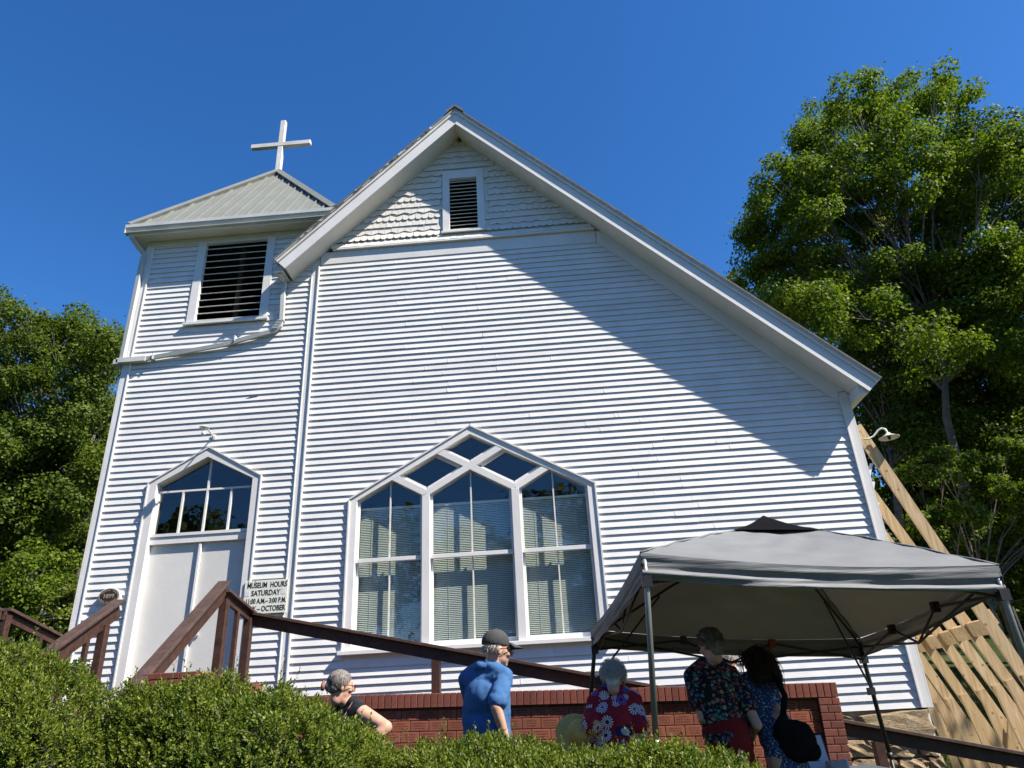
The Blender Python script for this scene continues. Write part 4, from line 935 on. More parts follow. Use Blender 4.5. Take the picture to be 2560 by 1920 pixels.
# ================================================================== timber shoring braces
BR = [(.14, (2165, 1104), (2444, 1516), .165), (.64, (2193, 1254), (2400, 1537), .145), (1.10, (2226, 1362), (2367, 1552), .145), (1.52, (2333, 1566), None, .145), (1.98, (2297, 1584), None, .145), (2.42, (2268, 1600), None, .145), (2.86, (2246, 1612), None, .145), (3.3, (2226, 1624), None, .145)]
which = ['first from the front', 'second from the front', 'third from the front', 'fourth from the front', 'fifth from the front', 'last, farthest back']
ordl = ['first', 'second', 'third', 'fourth', 'fifth', 'sixth', 'seventh', 'eighth']; blines = []
for i, (Y, p1, p2, w) in enumerate(BR):
    u = at(*p1, Y)
    if p2: v = at(*p2, Y); k = (v.x-u.x)/(u.z-v.z)
    else: k = .43
    base = u; ztop = u.z+(u.x-4.66)/k; zf = gz(6.2, Y)-.1; xf = u.x+k*(u.z-zf)
    blines.append((Y, u, k, xf, zf))
    t = thing('timber_brace', 'leaning pine shoring plank against the side wall, %s counted from the church front' % ordl[i], 'brace', (xf, Y, zf), 'shoring braces')
    ztop = min(ztop, 5.2)
    MB().beam((u.x-k*(ztop-u.z), Y, ztop), (xf, Y, zf), .04, w, (0, 1, 0)).build('plank', 'pine_lumber', t)
    zk = 1.62-.05*i; xk = u.x+k*(u.z-zk); kb = xk+.17*(zk-zf)
    MB().beam((xk-.02, Y-.045, zk+.04), (kb, Y-.045, zf), .042, .11, (0, 1, 0)).build('kicker', 'pine_lumber', t)
    if i in (1, 3): zs = .95; xs_ = u.x+k*(u.z-zs); MB().beam((xs_+.05, Y-.088, zs+.12), (xs_-.42, Y-.088, zf+.05), .04, .14, (0, 1, 0)).build('cleat', 'pine_lumber', t)
    if i < len(BR)-1:
        Y2 = BR[i+1][0]; zb = 2.27-.02*i; xb = u.x+k*(u.z-zb); d = Vector((k, 0, -1)).normalized(); nn = Vector((-d.z, 0, d.x))
        MB().obox((xb-.0, (Y+Y2)/2, zb), (d, (0, 1, 0), nn), (.095, (Y2-Y)/2-.021, .04)).build('blocking', 'pine_lumber', t)
MB().obox((blines[0][1].x+blines[0][2]*(blines[0][1].z-2.38)+.11, .18, 2.38), (Vector((.36, 0, -.93)), (0, 1, 0), Vector((.93, 0, .36))), (.10, .02, .03)).build('cleat', 'pine_lumber', bpy.data.objects['timber_brace'])
for j, (zz, xo) in enumerate(((4.55, 4.66), (3.9, 4.66))):
    MB().box(4.607, 4.66, .02, 2.7, zz-.07, zz+.07).build('wale', 'pine_lumber', bpy.data.objects['timber_brace']) if False else None
fl_ = thing('flaking_trim', 'strips of flaking white paint at the side corner above the braces', 'paint flakes', (4.62, .05, 4.0))
for a, b_, c in (((2172, 1190), (2178, 1160), 6), ((2178, 1245), (2183, 1205), 6), ((2190, 1262), (2196, 1258), 5)):
    p, q = at(*a, .04), at(*b_, .04); MB().prism(slope_bar((p.x, p.z), (q.x, q.z), .035), .02, .035).build('flake', 'trim_paint', fl_)

# ================================================================== utility pole and cables
up_ = at(117, 1502, 14); pl = thing('utility_pole', 'pale wooden pole with round cap standing among the trees', 'pole', (up_.x, 14, gz(up_.x, 14)))
MB().tube([(up_.x, 14, gz(up_.x, 14)-.3), (up_.x, 14, up_.z)], .12, 10).build('shaft', 'pole_wood', pl, True); MB().lathe([(.001, .22), (.13, .20), (.2, .08), (.13, 0)], up_, 14).build('cap', 'pole_wood', pl, True)
a, b_ = at(-60, 1596, 13.6), at(230, 1509, 7.0); cb = MB().tube([a, a.lerp(b_, .5)-Vector((0, 0, .08)), b_], .035, 6).build('cable', 'cable'); tag(cb, 'thick pale cable running from the trees to the tower', 'cable')
a, b_ = at(-60, 1560, 16), at(230, 1462, 9.0); cb = MB().tube([a, a.lerp(b_, .5)-Vector((0, 0, .1)), b_], .016, 6).build('cable', 'cable'); tag(cb, 'thin wire crossing high in front of the dark trees', 'cable')

# ================================================================== vegetation
def leaf_arrays(C, A, Bv, size, wid, fold):
    n = len(C); Nn = np.cross(A, Bv); s = size[:, None]
    V = np.empty((n, 4, 3)); V[:, 0] = C-A*s*.5; V[:, 2] = C+A*s*.5
    V[:, 1] = C+Bv*s*wid+Nn*s*fold-A*s*.05; V[:, 3] = C-Bv*s*wid+Nn*s*fold-A*s*.05
    F = np.empty((n, 2, 3), np.int64); i = np.arange(n)*4
    F[:, 0] = np.stack([i, i+1, i+2], 1); F[:, 1] = np.stack([i, i+2, i+3], 1)
    return V.reshape(-1, 3), F.reshape(-1, 3)
def unit(v): return v/np.maximum(np.linalg.norm(v, axis=-1, keepdims=True), 1e-9)
def nz3(P, f, seed):
    r = np.random.default_rng(seed); out = np.zeros(len(P))
    for o in range(4):
        k = r.normal(size=(3, 3)); ph = r.uniform(0, 6, 3); q = P*f*(1.9**o)
        out += (np.sin(q@k[0]+ph[0])*np.sin(q@k[1]+ph[1])+.5*np.sin(q@k[2]+ph[2]))/(1.7**o)
    return out
def hedge(label, prof, Yc, w, zb, dens, seed):
    r = np.random.default_rng(seed); xs = np.array([p[0] for p in prof]); zt = np.array([p[1] for p in prof])
    L = xs[-1]-xs[0]; t = thing('hedge_shrub', label, 'shrub', (float(xs.mean()), Yc, gz(xs.mean(), Yc)), 'clipped shrubs along the walk'); o = np.array(org(t))
    def surf(x, ph, shrink=0.):
        z = np.interp(x, xs, zt); ed = np.clip(np.minimum(x-xs[0], xs[-1]-x)/.22, .02, 1)**.5
        c, s_ = np.cos(ph), np.sin(ph)
        y = Yc-(w*ed-shrink)*np.sign(c)*np.abs(c)**.7; zz = zb+(z-shrink-zb)*np.abs(s_)**.55
        return np.stack([x, y, zz], -1)
    def disp(P): return .050*nz3(P, 2.6, seed)+.022*nz3(P, 8., seed+1)
    n = int(dens*L); x = r.uniform(xs[0], xs[-1], n); ph = r.uniform(.05, math.pi-.05, n)
    keep = (ph < 1.9) | (r.random(n) < .35); x, ph = x[keep], ph[keep]; e = 1e-3
    P = surf(x, ph); Tx = surf(x+e, ph)-P; Tp = surf(x, ph+e)-P; Nr = unit(np.cross(Tx, Tp)); Nr *= np.where(Nr[:, 1:2]*-np.cos(ph)[:, None]+Nr[:, 2:3]*np.sin(ph)[:, None] < 0, -1, 1)
    P = P+Nr*(disp(P)[:, None]-.045-np.where(r.random(len(P)) < .38, .075, 0.)[:, None])
    d = unit(Nr*.8+np.array([0, 0, .55])+r.normal(size=P.shape)*.42)
    Ls = r.uniform(.035, .085, len(P)); lg = r.random(len(P)) < .035; Ls[lg] *= r.uniform(1.5, 2.4, lg.sum())
    nl = 12; Cs, As, Bs, Ss = [], [], [], []
    ref = unit(np.cross(d, r.normal(size=d.shape))); ref2 = np.cross(d, ref)
    for j in range(nl):
        f = .15+.9*j/(nl-1); ang = j*2.4+r.uniform(0, 6, len(P))*.15
        rad = np.cos(ang)[:, None]*ref+np.sin(ang)[:, None]*ref2
        A = unit(rad*(.95-.5*j/nl)+d*(.45+.55*j/nl)+r.normal(size=d.shape)*.18); B = unit(np.cross(A, d)+r.normal(size=d.shape)*.1); B = unit(B-A*(A*B).sum(1, keepdims=True))
        s = r.uniform(.019, .030, len(P))*(1-.25*j/nl); Cs.append(P+d*(Ls*f)[:, None]+A*(s*.55)[:, None]); As.append(A); Bs.append(B); Ss.append(s)
    V, F = leaf_arrays(np.concatenate(Cs), np.concatenate(As), np.concatenate(Bs), np.concatenate(Ss), .27, .09)
    put('foliage', np_mesh('foliage', V-o, F), 'hedge_leaf', t)['kind'] = 'stuff'
    tw = MB()
    sel = np.nonzero(lg)[0][:260]
    for i in sel: tw.tube([P[i]-d[i]*.05, P[i]+d[i]*Ls[i]], [.0022, .001], 3, False)
    tw.build('twigs', 'bark', t)['kind'] = 'stuff'
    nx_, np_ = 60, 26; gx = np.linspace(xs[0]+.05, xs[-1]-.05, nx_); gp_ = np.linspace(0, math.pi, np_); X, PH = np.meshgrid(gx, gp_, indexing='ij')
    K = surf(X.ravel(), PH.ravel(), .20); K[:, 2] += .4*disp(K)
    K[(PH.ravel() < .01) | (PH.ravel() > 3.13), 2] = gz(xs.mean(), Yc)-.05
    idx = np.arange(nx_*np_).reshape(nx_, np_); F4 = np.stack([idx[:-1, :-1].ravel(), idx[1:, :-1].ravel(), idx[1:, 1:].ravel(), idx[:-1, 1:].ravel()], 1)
    put('shade_core', np_mesh('shade_core', K-o, F4), 'hedge_core', t)  # dark shell added inside the leaves to block light, not real branches
HY = -6.0
def prof(pts, y=HY): return [((lambda p: (p.x, p.z-.034))(at(px, py, y))) for px, py in pts]
hedge('dense green clipped shrub in front of the landing railing', prof([(-420, 1700), (-250, 1650), (-100, 1634), (0, 1636), (145, 1640), (195, 1668), (226, 1705), (252, 1745), (276, 1800), (292, 1890)]), HY, .62, .35, 5600, 1)
hedge('broad rounded green shrub in front of the sign and steps', prof([(296, 1900), (322, 1815), (358, 1760), (405, 1722), (499, 1692), (579, 1690), (660, 1698), (760, 1718), (812, 1736), (847, 1774), (905, 1806), (945, 1852), (974, 1884), (1004, 1935)]), HY-.08, .66, .3, 5600, 2)
hedge('low flat topped green shrub in front of the people by the canopy', prof([(985, 1940), (1010, 1898), (1035, 1875), (1078, 1855), (1136, 1843), (1194, 1830), (1252, 1833), (1367, 1846), (1460, 1866), (1545, 1876), (1631, 1876), (1700, 1882), (1776, 1891), (1863, 1908), (1930, 1935), (1960, 1990)]), HY-.02, .58, .25, 5600, 3)

def tree(name, label, base, trunk, clumps, nleaf, lsize, mat, bark, seed, group='trees around the church', flat=.8, limb_r=.09, droop=0):
    r = np.random.default_rng(seed); base = Vector(base); t = thing(name, label, 'tree', base, group); o = np.array(base)
    tb = MB(); tp = [base+Vector((0, 0, -.3))]+[Vector(p) for p in trunk]; k = len(tp); r0 = limb_r*2.6
    tb.tube(tp, [r0*(1-.62*i/(k-1)) for i in range(k)], 9); fork = tp[-1]
    for c, rad in clumps:
        c = Vector(c); s_ = tp[-1] if random.random() < .6 else tp[-1].lerp(tp[-2], random.random()*.7); mid = s_.lerp(c, .5)+Vector((random.uniform(-.4, .4), random.uniform(-.4, .4), random.uniform(-.2, .7)))
        rr0 = limb_r*random.uniform(.45, 1.0); tb.tube([s_, s_.lerp(mid, .5)+Vector((0, 0, .1)), mid, mid.lerp(c, .6), c], [rr0, rr0*.8, rr0*.6, rr0*.35, rr0*.15], 5, False)
        for q in range(4):
            dv = Vector(r.normal(size=3)).normalized(); dv.z = abs(dv.z)*.6; m2 = mid.lerp(c, random.uniform(.2, .9)); e = c+dv*rad*.8
            tb.tube([m2, m2.lerp(e, .5)+Vector((0, 0, .12)), e], [rr0*.3, rr0*.2, rr0*.06], 4, False)
    tb.build('trunk', bark, t, True)
    tot = sum(c[1]**2 for c in clumps); Cs = []; Ns = []
    for c, rad in clumps:
        n = int(nleaf*rad**2/tot); ns = max(5, int(rad*7)); sc = unit(r.normal(size=(ns, 3)))*r.uniform(.45, .95, (ns, 1))*rad; sc[:, 2] *= flat
        w = r.integers(0, ns, n); dr = unit(r.normal(size=(n, 3))); q = dr*(rad*.42*r.uniform(.25, 1, (n, 1))**.6); q[:, 2] *= .7; q *= np.where(r.random(n) < .07, 1.7, 1.08)[:, None]
        p = np.array(c)+sc[w]+q; p[:, 2] -= droop*np.abs(q[:, 0]); Cs.append(p); Ns.append(unit(unit(sc[w])*.4+dr*.7+np.array([0, 0, .7])))
    C = np.concatenate(Cs); Nn = np.concatenate(Ns); n = len(C); Nn = unit(Nn+r.normal(size=(n, 3))*.55)
    A = unit(np.cross(Nn, r.normal(size=(n, 3)))); A[:, 2] -= .25; A = unit(A); B = unit(np.cross(Nn, A))
    V, F = leaf_arrays(C, A, B, r.uniform(.65, 1.25, n)*lsize, .42, .10)
    put('crown', np_mesh('crown', V-o, F), mat, t); return t
def in_poly(x, y, poly):
    c = False; j = len(poly)-1
    for i in range(len(poly)):
        xi, yi = poly[i]; xj, yj = poly[j]
        if (yi > y) != (yj > y) and x < (xj-xi)*(y-yi)/(yj-yi)+xi: c = not c
        j = i
    return c
def poly_clumps(poly, n, y0, y1, ra, rb_, seed):
    rq = random.Random(seed); xs_ = [p[0] for p in poly]; ys_ = [p[1] for p in poly]; out = []; best = []
    while len(out) < n:
        cand = None; bd = -1
        for _ in range(9):
            x, y = rq.uniform(min(xs_), max(xs_)), rq.uniform(min(ys_), max(ys_))
            if not in_poly(x, y, poly): continue
            dd = min([abs(x-a)+abs(y-b_) for a, b_ in best[-60:]] or [999])
            if dd > bd: bd = dd; cand = (x, y)
        if not cand: continue
        best.append(cand); p = at(*cand, rq.uniform(y0, y1)); out.append(((p.x, p.y, p.z), rq.uniform(ra, rb_)))
    return out
# right: tall maple-like tree, a second one behind it, darker understory below
pR = [(1905, 640), (1895, 540), (1950, 440), (1985, 350), (2060, 300), (2120, 230), (2190, 205), (2250, 195), (2330, 225), (2390, 215), (2420, 300), (2470, 370), (2560, 330), (2760, 380), (2800, 900), (2500, 930), (2300, 880), (2120, 800), (1980, 760)]
g0 = gz(13, 12)
tree('maple_tree', 'tall bright green tree with spreading limbs rising beyond the roof', (12.9, 12, g0), [(12.7, 12, 6.5), (12.9, 12, 9.5), (13.7, 12, 12.6)], poly_clumps(pR, 135, 9.5, 15, .8, 1.5, 21), 240000, .118, 'maple_leaf', 'pale_bark', 31, limb_r=.075)
pR2 = [(1865, 700), (1880, 660), (1960, 690), (2100, 760), (2300, 830), (2560, 850), (2700, 900), (2700, 1150), (2300, 1130), (2240, 1010), (2150, 900), (2000, 800), (1900, 730)]
tree('shade_tree', 'dark leafy tree close behind the low eave of the roof', (12.0, 15.5, gz(12, 15.5)), [(12.2, 15.5, 7), (12.6, 15.4, 10)], poly_clumps(pR2, 44, 13.5, 17.5, 1.0, 1.7, 22), 90000, .12, 'oak_leaf', 'bark', 32, limb_r=.08)
pR3 = [(2260, 1130), (2560, 1110), (2700, 1150), (2700, 1480), (2500, 1490), (2380, 1440), (2300, 1300)]
tree('understory_tree', 'low bright bushy tree behind the canopy and shoring planks', (10.9, 9.2, gz(10.9, 9.2)), [(10.9, 9.2, 3.0), (10.8, 9.2, 3.8)], poly_clumps(pR3, 34, 7.5, 10.5, .45, .8, 23), 60000, .085, 'maple_leaf', 'bark', 33, limb_r=.03)
pR4 = [(2130, 900), (2200, 900), (2400, 960), (2700, 980), (2700, 1500), (2420, 1560), (2300, 1400), (2230, 1150)]
tree('forest_tree', 'deep shaded woodland tree filling the slope behind the braces', (15.5, 20, gz(15.5, 20)), [(15.5, 20, 9), (15.3, 20, 12)], poly_clumps(pR4, 56, 18, 23, 1.5, 2.4, 24), 70000, .20, 'forest_leaf', 'bark', 34, limb_r=.14)
# left: forest edge
pL = [(-300, 760), (-60, 735), (40, 765), (110, 785), (170, 810), (240, 830), (290, 862), (330, 905), (330, 1000), (280, 1150), (230, 1300), (-60, 1330), (-320, 1300)]
tree('shade_tree', 'tall dense tree with pale limbs beside the tower', (-17.5, 12, gz(-17, 12)), [(-16.8, 12, 6.5), (-16.2, 12, 9.5)], poly_clumps(pL, 120, 10, 15, .85, 1.4, 25), 180000, .112, 'oak_leaf', 'pale_bark', 35, limb_r=.07)
pL2 = [(-320, 1080), (0, 1080), (240, 1050), (270, 1200), (215, 1400), (180, 1560), (-60, 1600), (-320, 1600)]
tree('forest_tree', 'dark shaded woodland tree behind the landing railing', (-20, 19, gz(-20, 19)), [(-20, 19, 8), (-19.6, 19, 10)], poly_clumps(pL2, 60, 16.5, 21, 1.4, 2.2, 26), 45000, .19, 'forest_leaf', 'bark', 36, limb_r=.13)
pL3 = [(-260, 1420), (-60, 1380), (40, 1395), (110, 1420), (130, 1480), (90, 1560), (-20, 1600), (-260, 1620)]
tree('understory_tree', 'fine leaved bright green tree above the landing railing', (-15.2, 9, gz(-15.2, 9)), [(-15.2, 9, 3.6), (-15.1, 9, 4.4)], poly_clumps(pL3, 26, 8, 10.5, .55, .95, 27), 26000, .10, 'maple_leaf', 'bark', 37, limb_r=.05, droop=.3)
pL4 = [(150, 1500), (175, 1480), (205, 1500), (200, 1560), (150, 1600), (110, 1600), (130, 1550)]
tree('lime_sapling', 'yellow green sapling beside the foot of the tower', (-11.6, 6.5, gz(-11.6, 6.5)), [(-11.5, 6.5, 2.6), (-11.4, 6.5, 3.2)], poly_clumps(pL4, 9, 6, 7, .3, .5, 28), 3800, .10, 'lime_leaf', 'bark', 38, limb_r=.025)

# trees on the other side of the street, behind the viewer (seen in the window glass)
rt = random.Random(77)
for i, (x, y, hh) in enumerate(((-26, -34, 15), (-15, -38, 17), (-5, -36, 14), (4, -40, 16), (13, -37, 15), (24, -40, 18), (36, -38, 17), (-38, -30, 16), (-33, -16, 14), (48, -30, 16))):
    z0 = gz(x, y); cl = [((x+rt.uniform(-4.5, 4.5), y+rt.uniform(-3, 3), z0+rt.uniform(.12, 1)*hh), rt.uniform(2.0, 3.2)) for _ in range(20)]
    tree('street_tree', 'broad leafy tree across the street facing the church', (x, y, z0), [(x, y, z0+hh*.25), (x+.3, y, z0+hh*.45)], cl, 7000, .5, 'forest_leaf', 'bark', 100+i, 'trees across the street', limb_r=.14)

# grass on the bank beside the church
rg = np.random.default_rng(5); n = 46000; X = rg.uniform(4.7, 13, n); Yg = rg.uniform(-2.5, 11, n); Zg = np.array([gz(x_, y_) for x_, y_ in zip(X, Yg)])
hgt = rg.uniform(.05, .14, n)*(1+.6*np.sin(X*2.1)*np.sin(Yg*1.7)); A = unit(np.stack([rg.normal(0, .35, n), rg.normal(0, .35, n), np.ones(n)], 1)); B = unit(np.cross(A, rg.normal(size=(n, 3))))
V, F = leaf_arrays(np.stack([X, Yg, Zg], 1)+A*(hgt*.45)[:, None], A, B, hgt, .07, .02)
tag(put('grass', np_mesh('grass', V, F), 'grass_blade'), 'short rough grass on the bank beside the shoring braces', 'grass', kind='stuff')

tree('shade_tree', 'added out of view tree on the bank to shade the grass by the braces', (19.5, .5, gz(19.5, .5)), [(19.5, .5, 4), (19.4, .6, 7)], [((19.5+rt.uniform(-3.6, 3.2), .8+rt.uniform(-3, 3.6), rt.uniform(6, 14.5)), rt.uniform(1.3, 2.2)) for _ in range(36)], 26000, .22, 'forest_leaf', 'bark', 140, limb_r=.12)  # unseen tree, added to throw shade on the grass behind the braces

# wooded slope behind the church
for i in range(16):
    x = -34+i*4.6+rt.uniform(-1.5, 1.5); y = rt.uniform(26, 36); hh = rt.uniform(9, 12.5); z0 = gz(x, y)
    cl = [((x+rt.uniform(-3, 3), y+rt.uniform(-2.5, 2.5), z0+rt.uniform(.12, 1)*hh), rt.uniform(1.6, 2.6)) for _ in range(16)]
    tree('forest_tree', 'leafy woodland tree on the slope behind the church', (x, y, z0), [(x, y, z0+hh*.25), (x+.3, y, z0+hh*.45)], cl, 7000, .36, 'forest_leaf', 'bark', 200+i, 'woodland behind the church', limb_r=.11)

# ================================================================== notice frame and boxes on the table
tb_ = thing('folding_table', 'low folding table with dark cloth beside the end of the brick wall', 'table', (2.05, -3.45, gz(2.05, -3.45)))
tz = .97
MB().box(1.55, 2.55, -3.75, -3.15, tz-.03, tz).build('table_top', 'table_cloth', tb_); MB().box(1.54, 2.56, -3.765, -3.751, tz-.25, tz-.001).build('cloth_drop', 'table_cloth', tb_)
for x in (1.6, 2.5):
    for y in (-3.7, -3.2): MB().tube([(x, y, gz(2.05, -3.45)-.05), (x, y, tz-.03)], .013, 6).build('leg', 'dark_steel', tb_)
fc = at(2035, 1905, -3.45); nf = thing('notice_frame', 'black framed white notice standing on the table', 'notice', (fc.x, -3.45, tz))
def fpt(u, v): return Vector((fc.x-.11+u*.23, -3.50+v*.11, tz+.002+v*.26))
ux, vy = Vector((1, 0, 0)), Vector((0, .39, .92)).normalized(); nn = ux.cross(vy)
c = fpt(.5, .5); MB().obox(c, (ux, vy, nn), (.122, .145, .008)).build('frame', 'black_frame', nf); MB().obox(c+nn*.0095, (ux, vy, nn), (.106, .130, .001)).build('sheet', 'paper', nf)
ln = MB(); rq = random.Random(2)
for j, (u0, u1, h) in enumerate(((-.035, .03, .006), (-.07, .0, .0025), (.055, .075, .0025), (-.06, .07, .0025), (-.05, .055, .0025), (-.06, .04, .0025))):
    v = (.085, .04, .045, .0, -.035, -.07)[j]; ln.obox(c+ux*((u0+u1)/2)+vy*v+nn*.0108, (ux, vy, nn), ((u1-u0)/2, h, .0004))
ln.build('print', 'black_letter', nf)
cb_ = at(2092, 1910, -3.62); bxo = thing('card_box', 'small grey and white card box in front of the framed notice', 'box', (cb_.x, -3.62, tz))
MB().box(cb_.x-.07, cb_.x+.06, -3.68, -3.56, tz+.001, tz+.075).build('tray', 'grey_card', bxo, bevel=.003); MB().box(cb_.x+.061, cb_.x+.075, -3.68, -3.56, tz+.001, tz+.085).build('end_flap', 'card_white', bxo)

# ================================================================== people
def cap_prim(mb, p, r0, q, r1, n=14):
    p, q = Vector(p), Vector(q); mb.ell(p, (r0,)*3, None, n, 8); mb.ell(q, (r1,)*3, None, n, 8)
    if (q-p).length > 1e-4: mb.tube([p, q], [r0, r1], n)
def blob(name, prims, mat, parent, voxel=.011, smooth=5, T=None, fold=0.):
    mb = MB()
    for pr in prims:
        if pr[0] == 'c': cap_prim(mb, *pr[1:])
        else: mb.ell(pr[1], pr[2], pr[3] if len(pr) > 3 else None, 18, 12)
    if T is not None: mb.v = [tuple(T@Vector(v)) for v in mb.v]
    o = mb.build('tmp_'+name, None); md = o.modifiers.new('r', 'REMESH'); md.mode = 'VOXEL'; md.voxel_size = voxel; md.use_smooth_shade = True
    sm = o.modifiers.new('s', 'SMOOTH'); sm.factor = .5; sm.iterations = smooth
    me = bpy.data.meshes.new_from_object(o.evaluated_get(bpy.context.evaluated_depsgraph_get())); old = o.data
    bpy.data.objects.remove(o); bpy.data.meshes.remove(old); me.name = name
    off = org(parent); me.transform(Matrix.Translation(-off)); me.materials.clear()
    if fold:
        n = len(me.vertices); co = np.empty(n*3); me.vertices.foreach_get('co', co); co = co.reshape(-1, 3); nr = np.empty(n*3); me.vertices.foreach_get('normal', nr); nr = nr.reshape(-1, 3)
        sd = len(prims)+n % 97; dsp = nz3(co*np.array([13, 13, 4.5]), 1., sd)*.6+nz3(co*np.array([6, 6, 11]), 1., sd+1)*.4
        me.vertices.foreach_set('co', (co+nr*(fold*np.tanh(dsp))[:, None]).ravel()); me.update()
    for p in me.polygons: p.use_smooth = True
    return put(name, me, mat, parent)
def hand_prims(w, d, palm_n, side, s=1.0, curl=.5):
    """w wrist, d hand direction, palm_n direction the palm faces, side +1/-1 thumb side sign"""
    w, d, pn = Vector(w), Vector(d).normalized(), Vector(palm_n); pn = (pn-d*pn.dot(d)).normalized(); ac = d.cross(pn)*side; out = []
    kn = w+d*.085*s
    out += [('c', w, .024*s, w+d*.03*s, .026*s), ('c', w+d*.03*s+ac*.022*s, .018*s, kn+ac*.026*s, .014*s), ('c', w+d*.03*s-ac*.022*s, .017*s, kn-ac*.028*s, .013*s), ('c', w+d*.03*s, .02*s, kn, .016*s)]
    for k, (o, L) in enumerate(((.030, .070), (.010, .078), (-.010, .073), (-.029, .058))):
        b0 = kn+ac*o*s; d1 = (d+pn*curl*.6).normalized(); d2 = (d+pn*curl*1.9).normalized(); m1 = b0+d1*L*.5*s; out += [('c', b0, .0095*s, m1, .0085*s), ('c', m1, .0085*s, m1+d2*L*.52*s, .0072*s)]
    t0 = w+d*.028*s+ac*.03*s; t1 = t0+(d*.6+ac*.7+pn*.4).normalized()*.038*s; out += [('c', w+d*.015*s+ac*.012*s, .016*s, t0, .013*s), ('c', t0, .012*s, t1, .010*s), ('c', t1, .010*s, t1+(d+pn*.5).normalized()*.03*s, .0085*s)]
    return out
def head_mat(c, yaw, pit=0, rol=0): return Matrix.Translation(Vector(c))@Matrix.Rotation(-yaw, 4, 'Z')@Matrix.Rotation(-pit, 4, 'X')@Matrix.Rotation(rol, 4, 'Y')
def head_prims(T, s=1.0):
    q = T.to_3x3(); E = lambda c, r: ('e', T@(Vector(c)*s), tuple(x*s for x in r), q); K = lambda a, ra, b, rb_: ('c', T@(Vector(a)*s), ra*s, T@(Vector(b)*s), rb_*s)
    return [E((0, -.012, .035), (.074, .093, .082)), E((0, .035, .0), (.062, .06, .075)), E((0, .03, -.05), (.054, .062, .052)), E((0, .062, -.090), (.026, .022, .022)), E((0, .072, .035), (.050, .022, .022)),
            K((0, .094, .022), .009, (0, .112, -.018), .015), E((.014, .098, -.022), (.010, .010, .009)), E((-.014, .098, -.022), (.010, .010, .009)),
            E((.042, .068, -.022), (.022, .02, .02)), E((-.042, .068, -.022), (.022, .02, .02)), E((0, .083, -.055), (.024, .012, .007)), E((0, .080, -.068), (.020, .012, .007)),
            E((.077, -.008, -.008), (.011, .021, .033)), E((-.077, -.008, -.008), (.011, .021, .033)), K((0, -.02, -.05), .05, (0, -.025, -.10), .05)]
def face_bits(t, T, s=1.0):
    for sx in (-1, 1): MB().ell(T@(Vector((sx*.031, .083, .008))*s), (.011*s, .008*s, .007*s), T.to_3x3(), 10, 6).build('eye', 'lens_dark', t, True)
def glasses(t, T, s=1.0):
    g = MB()
    for sx in (-1, 1):
        pts = [T@(Vector((sx*.033+.024*math.cos(a), .108, .004+.019*math.sin(a)))*s) for a in (2*math.pi*i/14 for i in range(15))]; g.tube(pts, .0028*s, 5, False)
        g.tube([T@(Vector((sx*.057, .106, .010))*s), T@(Vector((sx*.082, .05, .012))*s), T@(Vector((sx*.086, -.005, .008))*s), T@(Vector((sx*.084, -.022, -.012))*s)], .0030*s, 5)
    g.tube([T@(Vector((-.010, .109, .008))*s), T@(Vector((.010, .109, .008))*s)], .0025*s, 5); return g.build('glasses', 'lens_dark', t)
def strands(name, t, T, n, L, mat, seed, s=1.0, comb=(0, -.5, -.6), curl=.0, spread=.35, region=None, rad=.0028, nseg=5, hug=0):
    r = random.Random(seed); mb = MB(); T3 = T.to_3x3(); k = 0
    while k < n:
        v = Vector((r.gauss(0, 1), r.gauss(0, 1), r.gauss(0, 1))).normalized()
        if region and not region(v): continue
        p = Vector((v.x*.079, -.012+v.y*.098, .035+v.z*.087))*s; d = (v*(.55)+Vector(comb)*.6+Vector((r.gauss(0, spread), r.gauss(0, spread), r.gauss(0, spread)))).normalized()
        ll = L*r.uniform(.6, 1.15); pts = [T@p]; up = T3.inverted()@Vector((0, 0, -1)); ph = r.uniform(0, 6); ax = v.orthogonal().normalized()
        for j in range(nseg):
            f = (j+1)/nseg; gs = .1 if L < .2 else .05; d = (d+up*(.42 if L > .12 else .10)+Vector((r.gauss(0, gs), r.gauss(0, gs), r.gauss(0, gs)))).normalized(); p = p+d*(ll/nseg)*s
            q = p-Vector((0, -.012, .035))*s; e = Vector((q.x/.083, q.y/.101, q.z/.09))/s
            if e.length < 1.0 and p.z > -.02*s: q = q/e.length; p = q+Vector((0, -.012, .035))*s
            if hug and e.length > hug: q = q/e.length*hug; p = q+Vector((0, -.012, .035))*s
            w = ax*(curl*math.sin(ph+f*9))+v.cross(ax)*(curl*math.cos(ph+f*9)); pts.append(T@(p+w))
        if L > .2 and max((T.inverted()@q_).z for q_ in pts) > .150*s: continue
        mb.tube(pts, [rad*(1-.75*i/nseg) for i in range(nseg+1)], 3, False); k += 1
    return mb.build(name, mat, t, True)
scalp = lambda v: v.z > -.25-.55*max(0, -v.y) and not (v.y > .45 and v.z < .62)
def hair_cap(t, T, mat, s=1.0, g=.012, extra=()):
    q = T.to_3x3(); E = lambda c, r: ('e', T@(Vector(c)*s), tuple(x*s for x in r), q)
    return blob('hair', [E((0, -.020, .045), (.074+g, .090+g, .080+g)), E((0, -.052, -.005), (.068+g*.7, .058+g*.6, .062))]+[E(*e) for e in extra], mat, t, .008, 3)
def place_frame(x, y, g, h): return Matrix.Translation((x, y, g))@Matrix.Rotation(-h, 4, 'Z')

